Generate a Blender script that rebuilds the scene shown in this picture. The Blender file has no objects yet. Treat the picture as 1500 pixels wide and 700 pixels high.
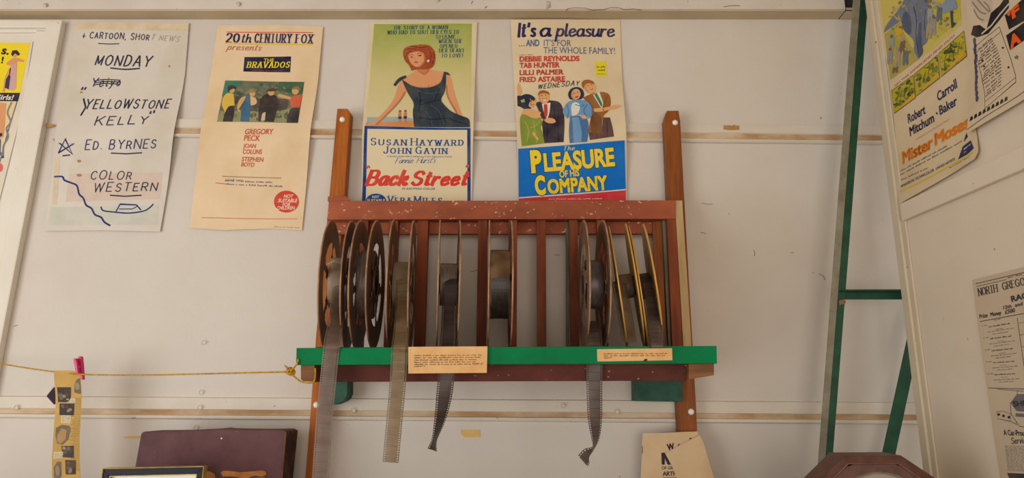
import bpy, bmesh, math, random
from mathutils import Vector, Matrix
random.seed(7)
SC = bpy.context.scene
COL = SC.collection

# ------------------------------------------------------------------ camera
F_PX, PX0, PY0 = 956.0, 772.0, 350.0          # focal length and principal point for a 1500x700 frame
PHI = math.atan(210.0 / F_PX)                 # the camera looks up a little
EYE = Vector((0.0, -1.85, 1.60))
cam_d = bpy.data.cameras.new('camera')
cam = bpy.data.objects.new('camera', cam_d); COL.objects.link(cam)
cam.location = EYE
cam.rotation_euler = (math.pi / 2 + PHI, 0, 0)
cam_d.sensor_width = 36.0
cam_d.lens = F_PX / 1500.0 * 36.0
cam_d.shift_x = -(PX0 - 750.0) / 1500.0
cam_d.clip_start = 0.02
SC.camera = cam

# ------------------------------------------------------------------ light and exposure
SC.view_settings.view_transform = 'Standard'
SC.view_settings.look = 'None'
SC.view_settings.gamma = 1.0
SC.view_settings.use_curve_mapping = False
SC.view_settings.exposure = 0.12
w = bpy.data.worlds.new('world'); SC.world = w; w.use_nodes = True
bg = w.node_tree.nodes['Background']
bg.inputs[0].default_value = (1.0, 0.955, 0.895, 1)
bg.inputs[1].default_value = 0.62
def area(name, loc, target, sx, sy, power, col):
    d = bpy.data.lights.new(name, 'AREA'); d.shape = 'RECTANGLE'; d.size = sx; d.size_y = sy
    d.energy = power; d.color = col
    o = bpy.data.objects.new(name, d); COL.objects.link(o); o.location = loc
    o.rotation_euler = (Vector(target) - Vector(loc)).to_track_quat('-Z', 'Y').to_euler()
    return o
area('doorway_daylight', (-2.9, -3.0, 1.25), (-0.1, 0, 1.5), 1.8, 2.2, 52, (0.99, 1.0, 1.0))
area('front_fill', (0.5, -4.4, 1.2), (0.2, 0, 1.5), 2.2, 2.0, 36, (1.0, 0.87, 0.76))  # added warm fill from the front, no window known there

# ------------------------------------------------------------------ helpers
def lin(c):
    r = []
    for v in c:
        v = v / 255.0
        r.append(v / 12.92 if v <= 0.04045 else ((v + 0.055) / 1.055) ** 2.4)
    return (r[0], r[1], r[2], 1.0)

def ray(px, py):
    a = (px - PX0) / F_PX; b = (PY0 - py) / F_PX
    return Vector((a, math.cos(PHI) - b * math.sin(PHI), math.sin(PHI) + b * math.cos(PHI)))
def at(px, py, Y):                            # the point of the plane y = Y
    d = ray(px, py); return EYE + d * ((Y - EYE.y) / d.y)
def at_x(px, py, X):                          # the point of the plane x = X
    d = ray(px, py); return EYE + d * ((X - EYE.x) / d.x)

MATS = {}
def M(name, c1, c2=None, scale=8.0, rough=0.7, bump=0.0, metal=0.0, spec=0.3, lo=0.35, hi=0.65,
      speck=None, speck_scale=60.0, speck_at=0.68, stretch=(1, 1, 1), bump_scale=None, stain=None, stain_scale=2.5, stain_at=(0.5, 0.75)):
    if name in MATS: return MATS[name]
    m = bpy.data.materials.new(name); m.use_nodes = True; MATS[name] = m
    nt = m.node_tree; N = nt.nodes; L = nt.links
    b = N['Principled BSDF']
    b.inputs['Roughness'].default_value = rough; b.inputs['Metallic'].default_value = metal
    b.inputs['Specular IOR Level'].default_value = spec
    tc = N.new('ShaderNodeTexCoord'); mp = N.new('ShaderNodeMapping')
    mp.inputs['Scale'].default_value = stretch
    L.new(tc.outputs['Object'], mp.inputs['Vector'])
    def noise(s, detail=6.0, r=0.6):
        n = N.new('ShaderNodeTexNoise'); n.inputs['Scale'].default_value = s
        n.inputs['Detail'].default_value = detail; n.inputs['Roughness'].default_value = r
        L.new(mp.outputs[0], n.inputs['Vector']); return n
    def ramp(src, p0, p1):
        r = N.new('ShaderNodeValToRGB'); r.color_ramp.elements[0].position = p0; r.color_ramp.elements[1].position = p1
        L.new(src, r.inputs[0]); return r
    def mix(fac, ca, cb):
        x = N.new('ShaderNodeMix'); x.data_type = 'RGBA'
        L.new(fac, x.inputs[0])
        for i, c in ((6, ca), (7, cb)):
            if isinstance(c, tuple): x.inputs[i].default_value = c
            else: L.new(c, x.inputs[i])
        return x.outputs[2]
    n1 = noise(scale)
    col = mix(ramp(n1.outputs[0], lo, hi).outputs[0], lin(c1), lin(c2 or c1))
    if stain:
        n3 = noise(stain_scale, 4.0, 0.55)
        col = mix(ramp(n3.outputs[0], *stain_at).outputs[0], col, lin(stain))
    if speck:
        n2 = noise(speck_scale, 3.0, 0.5)
        col = mix(ramp(n2.outputs[0], speck_at, speck_at + 0.03).outputs[0], col, lin(speck))
    L.new(col, b.inputs['Base Color'])
    if bump:
        bp = N.new('ShaderNodeBump'); bp.inputs['Strength'].default_value = bump; bp.inputs['Distance'].default_value = 0.004
        nb = noise(bump_scale or scale * 6, 8.0, 0.65)
        L.new(nb.outputs[0], bp.inputs['Height']); L.new(bp.outputs[0], b.inputs['Normal'])
    return m

def ink(c, wear=0.25, paper=(218, 196, 160)):
    nm = 'ink_%02x%02x%02x' % c
    if nm in MATS: return MATS[nm]
    c2 = tuple(int(a * (1 - wear) + p * wear) for a, p in zip(c, paper))
    c3 = tuple(int(a * 0.78 + p * 0.22) for a, p in zip(c, paper))
    return M(nm, c, c2, scale=70.0, rough=0.8, spec=0.15, lo=0.42, hi=0.78, stain=c3, stain_scale=14, stain_at=(0.45, 0.7))

def film_mat(name, c1, c2, alpha):
    m = M(name, c1, c2, scale=14.0, rough=0.4, spec=0.35, stretch=(1, 1, 2.5))
    nt = m.node_tree; b = nt.nodes['Principled BSDF']
    b.inputs['Alpha'].default_value = alpha
    return m

def tag(o, label=None, cat=None, group=None, kind=None):
    if label: o['label'] = label
    if cat: o['category'] = cat
    if group: o['group'] = group
    if kind: o['kind'] = kind
    return o

def empty(name, loc, label, cat, group=None, rot=(0, 0, 0)):
    o = bpy.data.objects.new(name, None); COL.objects.link(o)
    o.location = loc; o.rotation_euler = rot; o.empty_display_size = 0.05
    return tag(o, label, cat, group)

def loc_matrix(o):
    return Matrix.LocRotScale(o.location, o.rotation_euler, o.scale)

def world_matrix(o):
    return loc_matrix(o) if o.parent is None else world_matrix(o.parent) @ o.matrix_parent_inverse @ loc_matrix(o)

class MB:
    """collects geometry in world (or the thing's local) coordinates, builds one mesh object"""
    def __init__(s): s.v = []; s.f = []; s.m = []
    def add(s, vs, fs, mi=0):
        k = len(s.v); s.v += [Vector(p) for p in vs]; s.f += [tuple(i + k for i in f) for f in fs]; s.m += [mi] * len(fs); return s
    def prism(s, front, back, mi=0):
        n = len(front)
        return s.add(list(front) + list(back), [tuple(range(n)), tuple(range(2 * n - 1, n - 1, -1))] +
                     [(i, (i + 1) % n, n + (i + 1) % n, n + i)[::-1] for i in range(n)], mi)
    def px(s, poly, yf, yb, mi=0):            # outline on the plane y = yf, carried straight back to y = yb
        fr = [at(x, y, yf) for x, y in poly]
        return s.prism(fr, [Vector((p.x, yb, p.z)) for p in fr], mi)
    def box(s, x0, x1, y0, y1, z0, z1, mi=0):
        fr = [(x0, y0, z0), (x1, y0, z0), (x1, y0, z1), (x0, y0, z1)]
        return s.prism([Vector(p) for p in fr], [Vector((p[0], y1, p[2])) for p in fr], mi)
    def tube(s, path, r, seg=8, mi=0, cap=True):
        path = [Vector(p) for p in path]; n = len(path); rings = []; last = None
        for i, p in enumerate(path):
            t = (path[min(i + 1, n - 1)] - path[max(i - 1, 0)]).normalized()
            if last is None:
                u = t.orthogonal().normalized()
            else:
                u = (last - t * last.dot(t)).normalized()
            last = u; v = t.cross(u); rr = r[i] if isinstance(r, (list, tuple)) else r
            rings.append([p + (u * math.cos(2 * math.pi * k / seg) + v * math.sin(2 * math.pi * k / seg)) * rr for k in range(seg)])
        fs = [(i * seg + k, i * seg + (k + 1) % seg, (i + 1) * seg + (k + 1) % seg, (i + 1) * seg + k) for i in range(n - 1) for k in range(seg)]
        if cap: fs += [tuple(range(seg))[::-1], tuple(range((n - 1) * seg, n * seg))]
        return s.add([p for q in rings for p in q], fs, mi)
    def dome(s, c, r, nrm=(0, -1, 0), h=0.6, seg=14, mi=0):
        nrm = Vector(nrm).normalized(); u = nrm.orthogonal().normalized(); v = nrm.cross(u); c = Vector(c)
        vs = []; st = 4
        for j in range(st):
            a = j / st * math.pi / 2
            for k in range(seg):
                q = 2 * math.pi * k / seg
                vs.append(c + (u * math.cos(q) + v * math.sin(q)) * r * math.cos(a) + nrm * (r * h * math.sin(a)))
        vs.append(c + nrm * r * h)
        fs = [(j * seg + k, j * seg + (k + 1) % seg, (j + 1) * seg + (k + 1) % seg, (j + 1) * seg + k) for j in range(st - 1) for k in range(seg)]
        fs += [((st - 1) * seg + k, (st - 1) * seg + (k + 1) % seg, st * seg) for k in range(seg)]
        return s.add(vs, fs, mi)
    def build(s, name, mats, parent=None, bevel=0.0, smooth=False, local=False, recalc=True, origin=True):
        if not isinstance(mats, (list, tuple)): mats = [mats]
        me = bpy.data.meshes.new(name)
        bm = bmesh.new()
        vs = [bm.verts.new(p) for p in s.v]
        for f, mi in zip(s.f, s.m):
            try:
                q = bm.faces.new([vs[i] for i in f]); q.material_index = mi
            except ValueError: pass
        if recalc: bmesh.ops.recalc_face_normals(bm, faces=bm.faces)
        if bevel:
            es = [e for e in bm.edges if len(e.link_faces) == 2 and e.calc_face_angle(0) > 0.6]
            bmesh.ops.bevel(bm, geom=es, offset=bevel, segments=2, affect='EDGES', profile=0.6, clamp_overlap=True)
        o = bpy.data.objects.new(name, me); COL.objects.link(o)
        if parent is None and not local and origin and bm.verts:
            lo = Vector([min(v.co[i] for v in bm.verts) for i in range(3)]); hi = Vector([max(v.co[i] for v in bm.verts) for i in range(3)])
            c = Vector(((lo.x + hi.x) / 2, (lo.y + hi.y) / 2, lo.z))
            for v in bm.verts: v.co -= c
            o.location = c
        bm.to_mesh(me); bm.free()
        for m in mats: me.materials.append(m)
        if smooth:
            for p in me.polygons: p.use_smooth = True
        if parent is not None:
            o.parent = parent
            if not local: o.matrix_parent_inverse = world_matrix(parent).inverted()
        return o

# ------------------------------------------------------------------ lettering
GL = {
 'A': (8, "0,0 4,10|4,10 8,0|1.4,3.5 6.6,3.5"), 'B': (7, "0,0 0,10|~0,10 4,10 6,8.5 5.5,6 3.5,5.3 0,5.3|~0,5.3 3.5,5.3 6,4.5 6.8,2.5 5.5,.5 3.5,0 0,0"),
 'C': (7.5, "~7,8.3 5.5,9.8 3.7,10 1,8.3 0,5 1,1.7 3.7,0 5.6,.2 7.2,1.8"), 'D': (7.5, "0,0 0,10|~0,10 3,10 6,8.5 7.3,5 6,1.5 3,0 0,0"),
 'E': (6, "0,0 0,10|0,10 6,10|0,0 6,0|0,5.2 4.5,5.2"), 'F': (6, "0,0 0,10|0,10 6,10|0,5.2 4.5,5.2"),
 'G': (8, "~7.2,8.3 5.5,9.8 3.7,10 1,8.3 0,5 1,1.7 3.7,0 6,.5 7.3,2|7.3,0.5 7.3,4.4|4.5,4.4 7.3,4.4"), 'H': (8, "0,0 0,10|8,0 8,10|0,5.2 8,5.2"),
 'I': (0.5, "0.2,0 0.2,10"), 'J': (5, "5,10 5,3|~5,3 4,.6 2.2,0 .6,.7 0,2.2"), 'K': (7, "0,0 0,10|7,10 0,4|2.2,5.8 7,0"),
 'L': (6, "0,0 0,10|0,0 6,0"), 'M': (9, "0,0 0,10|0,10 4.5,1.5|4.5,1.5 9,10|9,10 9,0"), 'N': (8, "0,0 0,10|0,10 8,0|8,0 8,10"),
 'O': (8.5, "~4.2,10 1.2,8.5 0,5 1.2,1.5 4.2,0 7.3,1.5 8.5,5 7.3,8.5 4.2,10"), 'P': (6.5, "0,0 0,10|~0,10 4,10 6.3,8.6 6.3,6.2 4,4.8 0,4.8"),
 'R': (7, "0,0 0,10|~0,10 4,10 6.3,8.6 6.3,6.2 4,4.8 0,4.8|3.2,4.8 7,0"),
 'S': (6.5, "~6,8.4 4.5,9.8 2.5,9.9 .5,8.3 .7,6.3 3.2,5.2 5.8,4 6.2,1.8 4.6,.2 2.4,0 0,1.6"), 'T': (7, "3.5,0 3.5,10|0,10 7,10"),
 'U': (8, "~0,10 0,3.5 1.2,.8 4,0 6.8,.8 8,3.5 8,10"), 'V': (8, "0,10 4,0|4,0 8,10"), 'W': (11, "0,10 2.8,0|2.8,0 5.5,9|5.5,9 8.2,0|8.2,0 11,10"),
 'X': (7, "0,0 7,10|0,10 7,0"), 'Y': (8, "0,10 4,5|4,5 8,10|4,5 4,0"), 'Z': (7, "0,10 7,10|7,10 0,0|0,0 7,0"),
 '0': (6.5, "~3.2,10 .8,8.5 0,5 .8,1.5 3.2,0 5.7,1.5 6.5,5 5.7,8.5 3.2,10"), '1': (1, "0.5,0 0.5,10"), '2': (6.5, "~0,8 1.5,9.8 4,9.9 6,8.2 5.3,5.5 2.5,2.5 0,0|0,0 6.5,0"),
 '5': (6, "5.5,10 1,10|1,10 .6,5.6|~.6,5.6 3,6.4 5.5,5.2 6,3 4.8,.7 2.5,0 0,1.4"), '£': (6.5, "~6,8.3 4.5,9.9 2.5,9.2 1.8,7 2.2,4 1.4,1.2 0,0|0,0 6.5,0|0.3,4.8 4.5,4.8"),
 'a': (5.5, "~4.8,4.8 3.2,6 1.2,5.2 0,3 .8,.5 2.4,0 4,1.3 4.8,3.5 5,5.8|~5,5.8 4.9,1.6 5.4,.2 6.3,.8"), 'c': (4.8, "~4.6,4.7 3.2,6 1.2,5.2 0,3 1,.5 2.7,0 5.2,1.4"),
 'd': (5.5, "~4.8,4.8 3.2,6 1.2,5.2 0,3 .8,.5 2.4,0 4,1.3 4.8,3.5|5.2,10 4.9,1.6|~4.9,1.6 5.4,.2 6.3,.8"), 'e': (5, "~.3,2.8 3.4,3.4 4.6,4.6 3.2,6 1.2,5.2 .1,3 1,.5 2.7,0 5.4,1.5"),
 'h': (5.2, "0.3,10 0,0|~0,2 1.5,5 3.4,6 4.5,4.6 4.4,1.2 5,.1 5.8,.8"), 'i': (1.5, "~.3,6 .2,1.4 .8,.1 1.8,.9|.4,8.2 .5,8.6"), 'k': (5.4, "0.3,10 0,0|~.2,2.8 2.5,5 4.2,5.8 4,4 .4,2.9|~1.8,3.2 3.5,.8 4.6,0 5.8,1"),
 'l': (1.6, "0.6,10 .2,1.4|~.2,1.4 .8,.1 1.8,.9"), 'm': (8, "0.2,6 0,0|~0,2 1.4,5.2 2.8,6 3.7,4.6 3.6,0|~3.6,2 5,5.2 6.5,6 7.4,4.6 7.3,1 8,.3"), 'n': (5.2, "0.3,6 0,0|~0,2 1.5,5 3.4,6 4.5,4.6 4.4,1.2 5,.1 5.8,.8"),
 'o': (5, "~2.5,6 .6,5 0,3 .8,.7 2.5,0 4.4,1 5,3 4.3,5.2 2.5,6"), 'p': (5.2, "0.4,6 -.6,-4|~.2,3.8 1.8,5.6 3.6,5.8 4.9,4 4.3,1.2 2.5,.1 .4,1"),
 'r': (4, "0.3,6 0,0|~0,2.4 1.3,5 2.8,6 4,5.4"), 's': (4, "~3.8,5.2 2.4,6 .7,5.2 1.2,3.7 3.3,2.4 3.6,1 2.2,0 0,.7"), 't': (3.5, "~1.8,9 1.4,1.4 2.2,.1 3.6,.8|0,6.4 3.6,6.6"),
 'u': (5.2, "~.3,6 0,2 .8,.2 2.5,.3 4.2,2.2|~4.7,6 4.5,1.4 5,.1 5.9,.8"), 'v': (4.6, "0,6 2,0|2,0 4.6,6"), 'w': (7, "0,6 1.8,0|1.8,0 3.5,5.4|3.5,5.4 5.2,0|5.2,0 7,6"), 'y': (5, "0,6 2.4,.4|5,6 2.4,.4|~2.4,.4 1.2,-2.4 -.4,-3.2"),
 'z': (4.4, "0,6 4.4,6|4.4,6 0,0|0,0 4.4,0"), 'x': (4.4, "0,0 4.4,6|0,6 4.4,0"),
 '.': (0.8, "0.2,0 0.5,.3"), ',': (1, ".6,.6 0,-1.6"), "'": (1, ".7,10 .2,7.4"), '"': (2.6, ".5,10 0,7.6|2.4,10 1.9,7.6"), '!': (0.8, ".6,10 .4,3|.3,0 .4,.4"), '-': (3.5, "0,3.6 3.5,3.8"), '+': (7, "3.5,0 3.5,8|0,4 7,4"),
}
def smooth_line(p, closed=False, n=5):
    out = []
    m = len(p)
    for i in range(m - 1):
        p0 = p[max(i - 1, 0)]; p1 = p[i]; p2 = p[i + 1]; p3 = p[min(i + 2, m - 1)]
        for k in range(n):
            t = k / n
            out.append(tuple(0.5 * (2 * b + (c - a) * t + (2 * a - 5 * b + 4 * c - d) * t * t + (-a + 3 * b - 3 * c + d) * t ** 3)
                             for a, b, c, d in zip(p0, p1, p2, p3)))
    out.append(tuple(p[-1])); return out
def glyph(ch):
    wd, s = GL[ch]; st = []
    for part in s.split('|'):
        sm = part[0] == '~'
        pts = [tuple(float(q) for q in t.split(',')) for t in part.lstrip('~').split()]
        st.append(smooth_line(pts) if sm and len(pts) > 2 else pts)
    return wd, st

FONTC = {}
def font_mesh(text, bold):
    key = (text, bold)
    if key not in FONTC:
        c = bpy.data.curves.new('lettering', 'FONT'); c.body = text; sharp = bold > 0 and any(k in text for k in 'MW'); c.offset = 0.0 if sharp else bold; c.resolution_u = 4
        o = bpy.data.objects.new('lettering', c); COL.objects.link(o)
        dg = bpy.context.evaluated_depsgraph_get(); dg.update()
        me = o.evaluated_get(dg).to_mesh()
        FONTC[key] = ([(v.co.x, v.co.y) for v in me.vertices], [tuple(p.vertices) for p in me.polygons])
        if sharp:                                # sharp-angled letters are thickened by overprinting
            v0, f0 = FONTC[key]; V = []; Fc = []
            for dx, dy in ((0, 0), (bold, bold * .7), (-bold, bold * .7), (bold, -bold * .7), (-bold, -bold * .7)):
                k = len(V); V += [(x + dx, y + dy) for x, y in v0]; Fc += [tuple(i + k for i in f) for f in f0]
            FONTC[key] = (V, Fc)
        o.evaluated_get(dg).to_mesh_clear()
        bpy.data.objects.remove(o); bpy.data.curves.remove(c)
    return FONTC[key]

def zc(ox, oy, s):                             # coordinates read off an enlargement -> the photograph's pixels
    return lambda *pts: [(ox + x / s, oy + y / s) for x, y in pts]
def ell(cx, cy, rx, ry, rot=0.0, n=22):
    c, s_ = math.cos(rot), math.sin(rot)
    return [(cx + rx * math.cos(a) * c - ry * math.sin(a) * s_, cy + rx * math.cos(a) * s_ + ry * math.sin(a) * c)
            for a in [2 * math.pi * k / n for k in range(n)]]

class Sheet:
    """a printed sheet: paper and print in the flat (u, v) of its board, then laid over the board by surf(u, v, off)"""
    STEP = 0.00028
    def __init__(s, uv, surf, grid=0.02):
        s.uv = uv; s.surf = surf; s.grid = grid; s.layers = {}; s.mats = []
    def mi(s, m):
        if m not in s.mats: s.mats.append(m)
        return s.mats.index(m)
    def raw(s, pts, faces, mat, layer):
        s.layers.setdefault(layer, []).append((pts, faces, s.mi(mat)))
    def poly(s, pxs, mat, layer=1):
        pts = [s.uv(*p) for p in pxs]; s.raw(pts, [tuple(range(len(pts)))], mat, layer)
    def soft(s, pxs, mat, layer=1):             # the same with rounded outline
        p = [Vector(q) for q in pxs]
        for _ in range(2):                      # cut the blunt corners twice, keep the sharp ones
            m = len(p); out = []
            for i in range(m):
                a, b, c = p[i - 1], p[i], p[(i + 1) % m]
                if (b - a).length < 1e-6 or (c - b).length < 1e-6 or (b - a).angle(c - b) > 1.25: out.append(b)
                else: out += [b + (a - b) * .24, b + (c - b) * .24]
            p = out
        s.poly([tuple(q) for q in p], mat, layer)
    def ribbon(s, uvs, wd, mat, layer):
        pts = [Vector(p) for p in uvs]
        q = [pts[0]]
        for p in pts[1:]:
            if (p - q[-1]).length > 1e-6: q.append(p)
        pts = q; n = len(pts)
        if n < 2: return
        L = []; R = []
        for i, p in enumerate(pts):
            a = pts[max(i - 1, 0)]; b = pts[min(i + 1, n - 1)]
            t = (b - a).normalized(); nr = Vector((-t.y, t.x))
            h = (wd(i / (n - 1), t) if callable(wd) else wd) / 2
            if 0 < i < n - 1:
                t1 = (p - a).normalized(); d = max(0.5, nr.dot(Vector((-t1.y, t1.x)))); h2 = h / d
            else: h2 = h
            e = t * (h * 0.6) * (-1 if i == 0 else 1 if i == n - 1 else 0)
            L.append(p + nr * h2 + e); R.append(p - nr * h2 + e)
        vs = [tuple(x) for x in L + R]
        s.raw(vs, [(i, n + i, n + i + 1, i + 1) for i in range(n - 1)], mat, layer)
    def line(s, pxs, wpx, mat, layer=2, smooth=False):
        if smooth: pxs = smooth_line(pxs)
        p = [s.uv(*q) for q in pxs]
        k = (Vector(s.uv(pxs[0][0], pxs[0][1] + 1)) - Vector(p[0])).length
        s.ribbon(p, wpx * k, mat, layer)
    def frame(s, p0, p1, h):
        a = Vector(s.uv(*p0)); b = Vector(s.uv(*p1)); e = b - a; L = e.length; e.normalize(); n = Vector((-e.y, e.x))
        hh = abs((Vector(s.uv(p0[0], p0[1] - h)) - a).dot(n))
        return a, e, n, L, hh
    def text(s, t, p0, p1, h, mat, layer=3, bold=0.0, shear=0.0, outline=None):
        a, e, n, L, hh = s.frame(p0, p1, h)
        for bd, mt, ly in ([(bold + outline[1], outline[0], layer)] if outline else []) + [(bold, mat, layer + (1 if outline else 0))]:
            vs, fs = font_mesh(t, bd)
            v0, _ = font_mesh(t, bold)
            x0 = min(p[0] for p in v0); x1 = max(p[0] for p in v0)
            y1 = max(p[1] for p in v0 ); y0 = 0.0
            cap = 0.72 if not t.islower() else max(0.1, y1)
            sx = L / (x1 - x0); sy = hh / cap
            s.raw([tuple(a + e * ((x - x0) * sx + y * sy * shear) + n * (y * sy)) for x, y in vs], fs, mt, ly)
    def strokes(s, t, p0, p1, h, mat, wt=0.13, layer=3, shear=0.0, style='plain', jitter=0.0, gap=None, taper=0.0):
        """style: plain pen, serif (thick uprights, thin bars, small capitals for lower case) or brush"""
        a, e, n, L, hh = s.frame(p0, p1, h)
        if gap is None: gap = 4.6 if style == 'serif' else 4.6 if jitter else 2.6
        if jitter: hh *= 0.88; wt *= 0.82
        if style == 'serif': wt *= 0.8
        items = []; x = 0.0
        for ch in t:
            if ch == ' ': x += 7.0; continue
            sc = 1.0; c = ch
            if style == 'serif' and ch.islower(): sc = 0.78; c = ch.upper()
            wd, st = glyph(c)
            if jitter: sc *= random.uniform(0.86, 1.1)
            for q in st: items.append((x, sc, q))
            x += wd * sc + gap
        tot = x - gap; k = L / tot; ky = hh / 10.0
        for ox, sc, q in items:
            jx = random.uniform(-1, 1) * jitter; jy = random.uniform(-1, 1) * jitter
            P = [a + e * ((ox + px_ * sc + jx) * k + py_ * sc * ky * shear) + n * ((py_ * sc + jy) * ky) for px_, py_ in q]
            W = wt * hh
            if style == 'serif':
                def wfun(u, tt, W=W): return W * (0.38 + 0.62 * min(1.0, abs(tt.dot(n)) * 1.15))
            elif style == 'brush':
                def wfun(u, tt, W=W): return W * (0.55 + 0.45 * min(1.0, abs(tt.dot(n)) * 1.2)) * (1 - taper * u)
            else:
                def wfun(u, tt, W=W): return W
            s.ribbon(P, wfun, mat, layer)
            if style == 'serif':
                for end, nb in ((0, 1), (-1, -2)):
                    y = q[end][1]
                    if len(q) == 2 and (abs(y) < 0.2 or abs(y - 10) < 0.2) and abs(q[nb][1] - y) > 2:
                        c = P[end]; s.ribbon([c - e * W * 1.05, c + e * W * 1.05], W * 0.4, mat, layer)
    def micro(s, p0, p1, h, mat, words, layer=2):
        """small print too fine to read in the photograph: rows of marks the length of its words"""
        a, e, n, L, hh = s.frame(p0, p1, h)
        tot = sum(words) + len(words) - 1; k = L / tot; x = 0
        pts = []; fs = []
        for wl in words:
            for i in range(wl):
                hgt = random.choice((0.62, 0.62, 0.7, 1.0)) * hh
                xa = (x + i + 0.12) * k; xb = (x + i + 0.88) * k
                y0 = random.choice((0, 0, 0, 0.3)) * hh * 0.5
                j = len(pts)
                pts += [tuple(a + e * xa + n * y0), tuple(a + e * xb + n * y0), tuple(a + e * xb + n * (y0 + hgt * 0.55)), tuple(a + e * (xa + k * .2) + n * hgt)]
                fs.append((j, j + 1, j + 2, j + 3))
            x += wl + 1
        s.raw(pts, fs, mat, layer)
    def dabs(s, quad, cols, n, size, layer, seed=1, lean=0.0):
        """broken patches of printed colour inside a quadrilateral"""
        r = random.Random(seed); (x0, y0), (x1, y1), (x2, y2), (x3, y3) = quad
        for _ in range(n):
            a, b = r.uniform(.04, .96), r.uniform(.05, .95)
            x = (x0 + (x1 - x0) * a) * (1 - b) + (x3 + (x2 - x3) * a) * b; y = (y0 + (y1 - y0) * a) * (1 - b) + (y3 + (y2 - y3) * a) * b
            m = max(0.35, min(1.0, 4 * min(a, 1 - a, b, 1 - b) + .3))
            s.poly(ell(x, y, size * r.uniform(.4, 1) * m, size * r.uniform(.25, .6) * m, lean + r.uniform(-.9, .9), 7), r.choice(cols), layer)
    def build(s, name, paper_px, paper_mat, parent=None, thick=0.0006):
        s.poly(paper_px, paper_mat, 0)
        V = []; Fc = []; Mi = []
        for ly, items in sorted(s.layers.items()):
            bm = bmesh.new()
            for pts, faces, mi in items:
                vs = [bm.verts.new((p[0], p[1], 0)) for p in pts]
                for f in faces:
                    try: bm.faces.new([vs[i] for i in f]).material_index = mi
                    except ValueError: pass
            bmesh.ops.triangulate(bm, faces=bm.faces)
            g = s.grid
            for ax in (0, 1):
                lo = min(v.co[ax] for v in bm.verts); hi = max(v.co[ax] for v in bm.verts)
                for i in range(math.ceil(lo / g), math.floor(hi / g) + 1):
                    co = [0, 0, 0]; co[ax] = i * g + 1e-5; no = [0, 0, 0]; no[ax] = 1
                    bmesh.ops.bisect_plane(bm, geom=bm.verts[:] + bm.edges[:] + bm.faces[:], plane_co=co, plane_no=no, dist=1e-7)
            k = len(V); bm.verts.index_update()
            V += [s.surf(v.co.x, v.co.y, ly * s.STEP) for v in bm.verts]
            for f in bm.faces:
                Fc.append([k + v.index for v in f.verts]); Mi.append(f.material_index)
            if ly == 0:                         # the back of the sheet
                k = len(V); V += [s.surf(v.co.x, v.co.y, -thick) for v in bm.verts]
                for f in bm.faces:
                    Fc.append([k + v.index for v in reversed(f.verts)]); Mi.append(f.material_index)
            bm.free()
        me = bpy.data.meshes.new(name)
        V = [Vector(v) for v in V]
        o = bpy.data.objects.new(name, me); COL.objects.link(o)
        lo = Vector([min(v[i] for v in V) for i in range(3)]); hi = Vector([max(v[i] for v in V) for i in range(3)])
        c = Vector(((lo.x + hi.x) / 2, (lo.y + hi.y) / 2, lo.z)) if parent is None else Vector((0, 0, 0))
        me.from_pydata([v - c for v in V], [], Fc)
        for m in s.mats: me.materials.append(m)
        me.polygons.foreach_set('material_index', Mi)
        me.update()
        o.location = c
        if parent is not None:
            o.parent = parent; o.matrix_parent_inverse = world_matrix(parent).inverted()
        return o

# ------------------------------------------------------------------ materials
wall_paint = M('wall_paint', (215, 207, 197), (207, 198, 187), scale=1.6, rough=0.62, bump=0.22, bump_scale=110, speck=(150, 128, 104), speck_scale=38, speck_at=0.755,
               stain=(199, 183, 163), stain_scale=1.3, stain_at=(0.55, 0.85))
trim_paint = M('trim_paint', (219, 210, 196), (209, 198, 182), scale=5, rough=0.5, bump=0.2, bump_scale=60, speck=(140, 110, 84), speck_scale=70, speck_at=0.72)
rust_dust = M('rust_dust', (176, 138, 98), (206, 184, 154), scale=16, rough=0.85, stretch=(0.4, 1, 1), lo=0.38, hi=0.62)
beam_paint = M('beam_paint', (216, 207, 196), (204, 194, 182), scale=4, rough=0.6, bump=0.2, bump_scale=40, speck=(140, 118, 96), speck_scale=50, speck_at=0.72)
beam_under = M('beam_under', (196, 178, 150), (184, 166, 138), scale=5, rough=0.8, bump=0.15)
board_paint = M('board_paint', (226, 212, 193), (218, 203, 183), scale=2.0, rough=0.6, bump=0.12, bump_scale=70, speck=(130, 105, 80), speck_scale=40, speck_at=0.76)
door_paint = M('door_paint', (228, 221, 208), (220, 211, 196), scale=4, rough=0.45, bump=0.1, speck=(130, 105, 80), speck_scale=50, speck_at=0.75)
jamb_paint = M('jamb_paint', (212, 198, 174), (202, 188, 162), scale=5, rough=0.5, bump=0.1, speck=(110, 85, 60), speck_scale=50, speck_at=0.74)
gap_shade = M('gap_shade', (52, 48, 58), (38, 36, 44), scale=10, rough=0.9)
floor_mat = M('floor_boards', (168, 150, 126), (146, 128, 104), scale=5, rough=0.7, stretch=(1, 8, 1))
crack_mat = M('crack_dirt', (120, 98, 76), (96, 78, 60), scale=40, rough=0.9)
stain_wood = M('stained_timber', (182, 104, 36), (142, 74, 24), scale=14, rough=0.5, spec=0.2, stretch=(7, 7, 0.5), bump=0.1, lo=0.3, hi=0.7)
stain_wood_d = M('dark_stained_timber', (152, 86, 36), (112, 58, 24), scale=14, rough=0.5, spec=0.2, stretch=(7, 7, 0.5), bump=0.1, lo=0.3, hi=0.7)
oxide = M('oxide_red_paint', (172, 93, 62), (138, 72, 50), scale=10, rough=0.6, spec=0.2, stretch=(0.6, 1, 1), bump=0.15, speck=(206, 178, 152), speck_scale=100, speck_at=0.665)
oxide_slat = M('oxide_slat_paint', (150, 76, 40), (112, 54, 33), scale=9, rough=0.55, spec=0.2, stretch=(4, 4, 0.6), bump=0.12)
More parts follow.
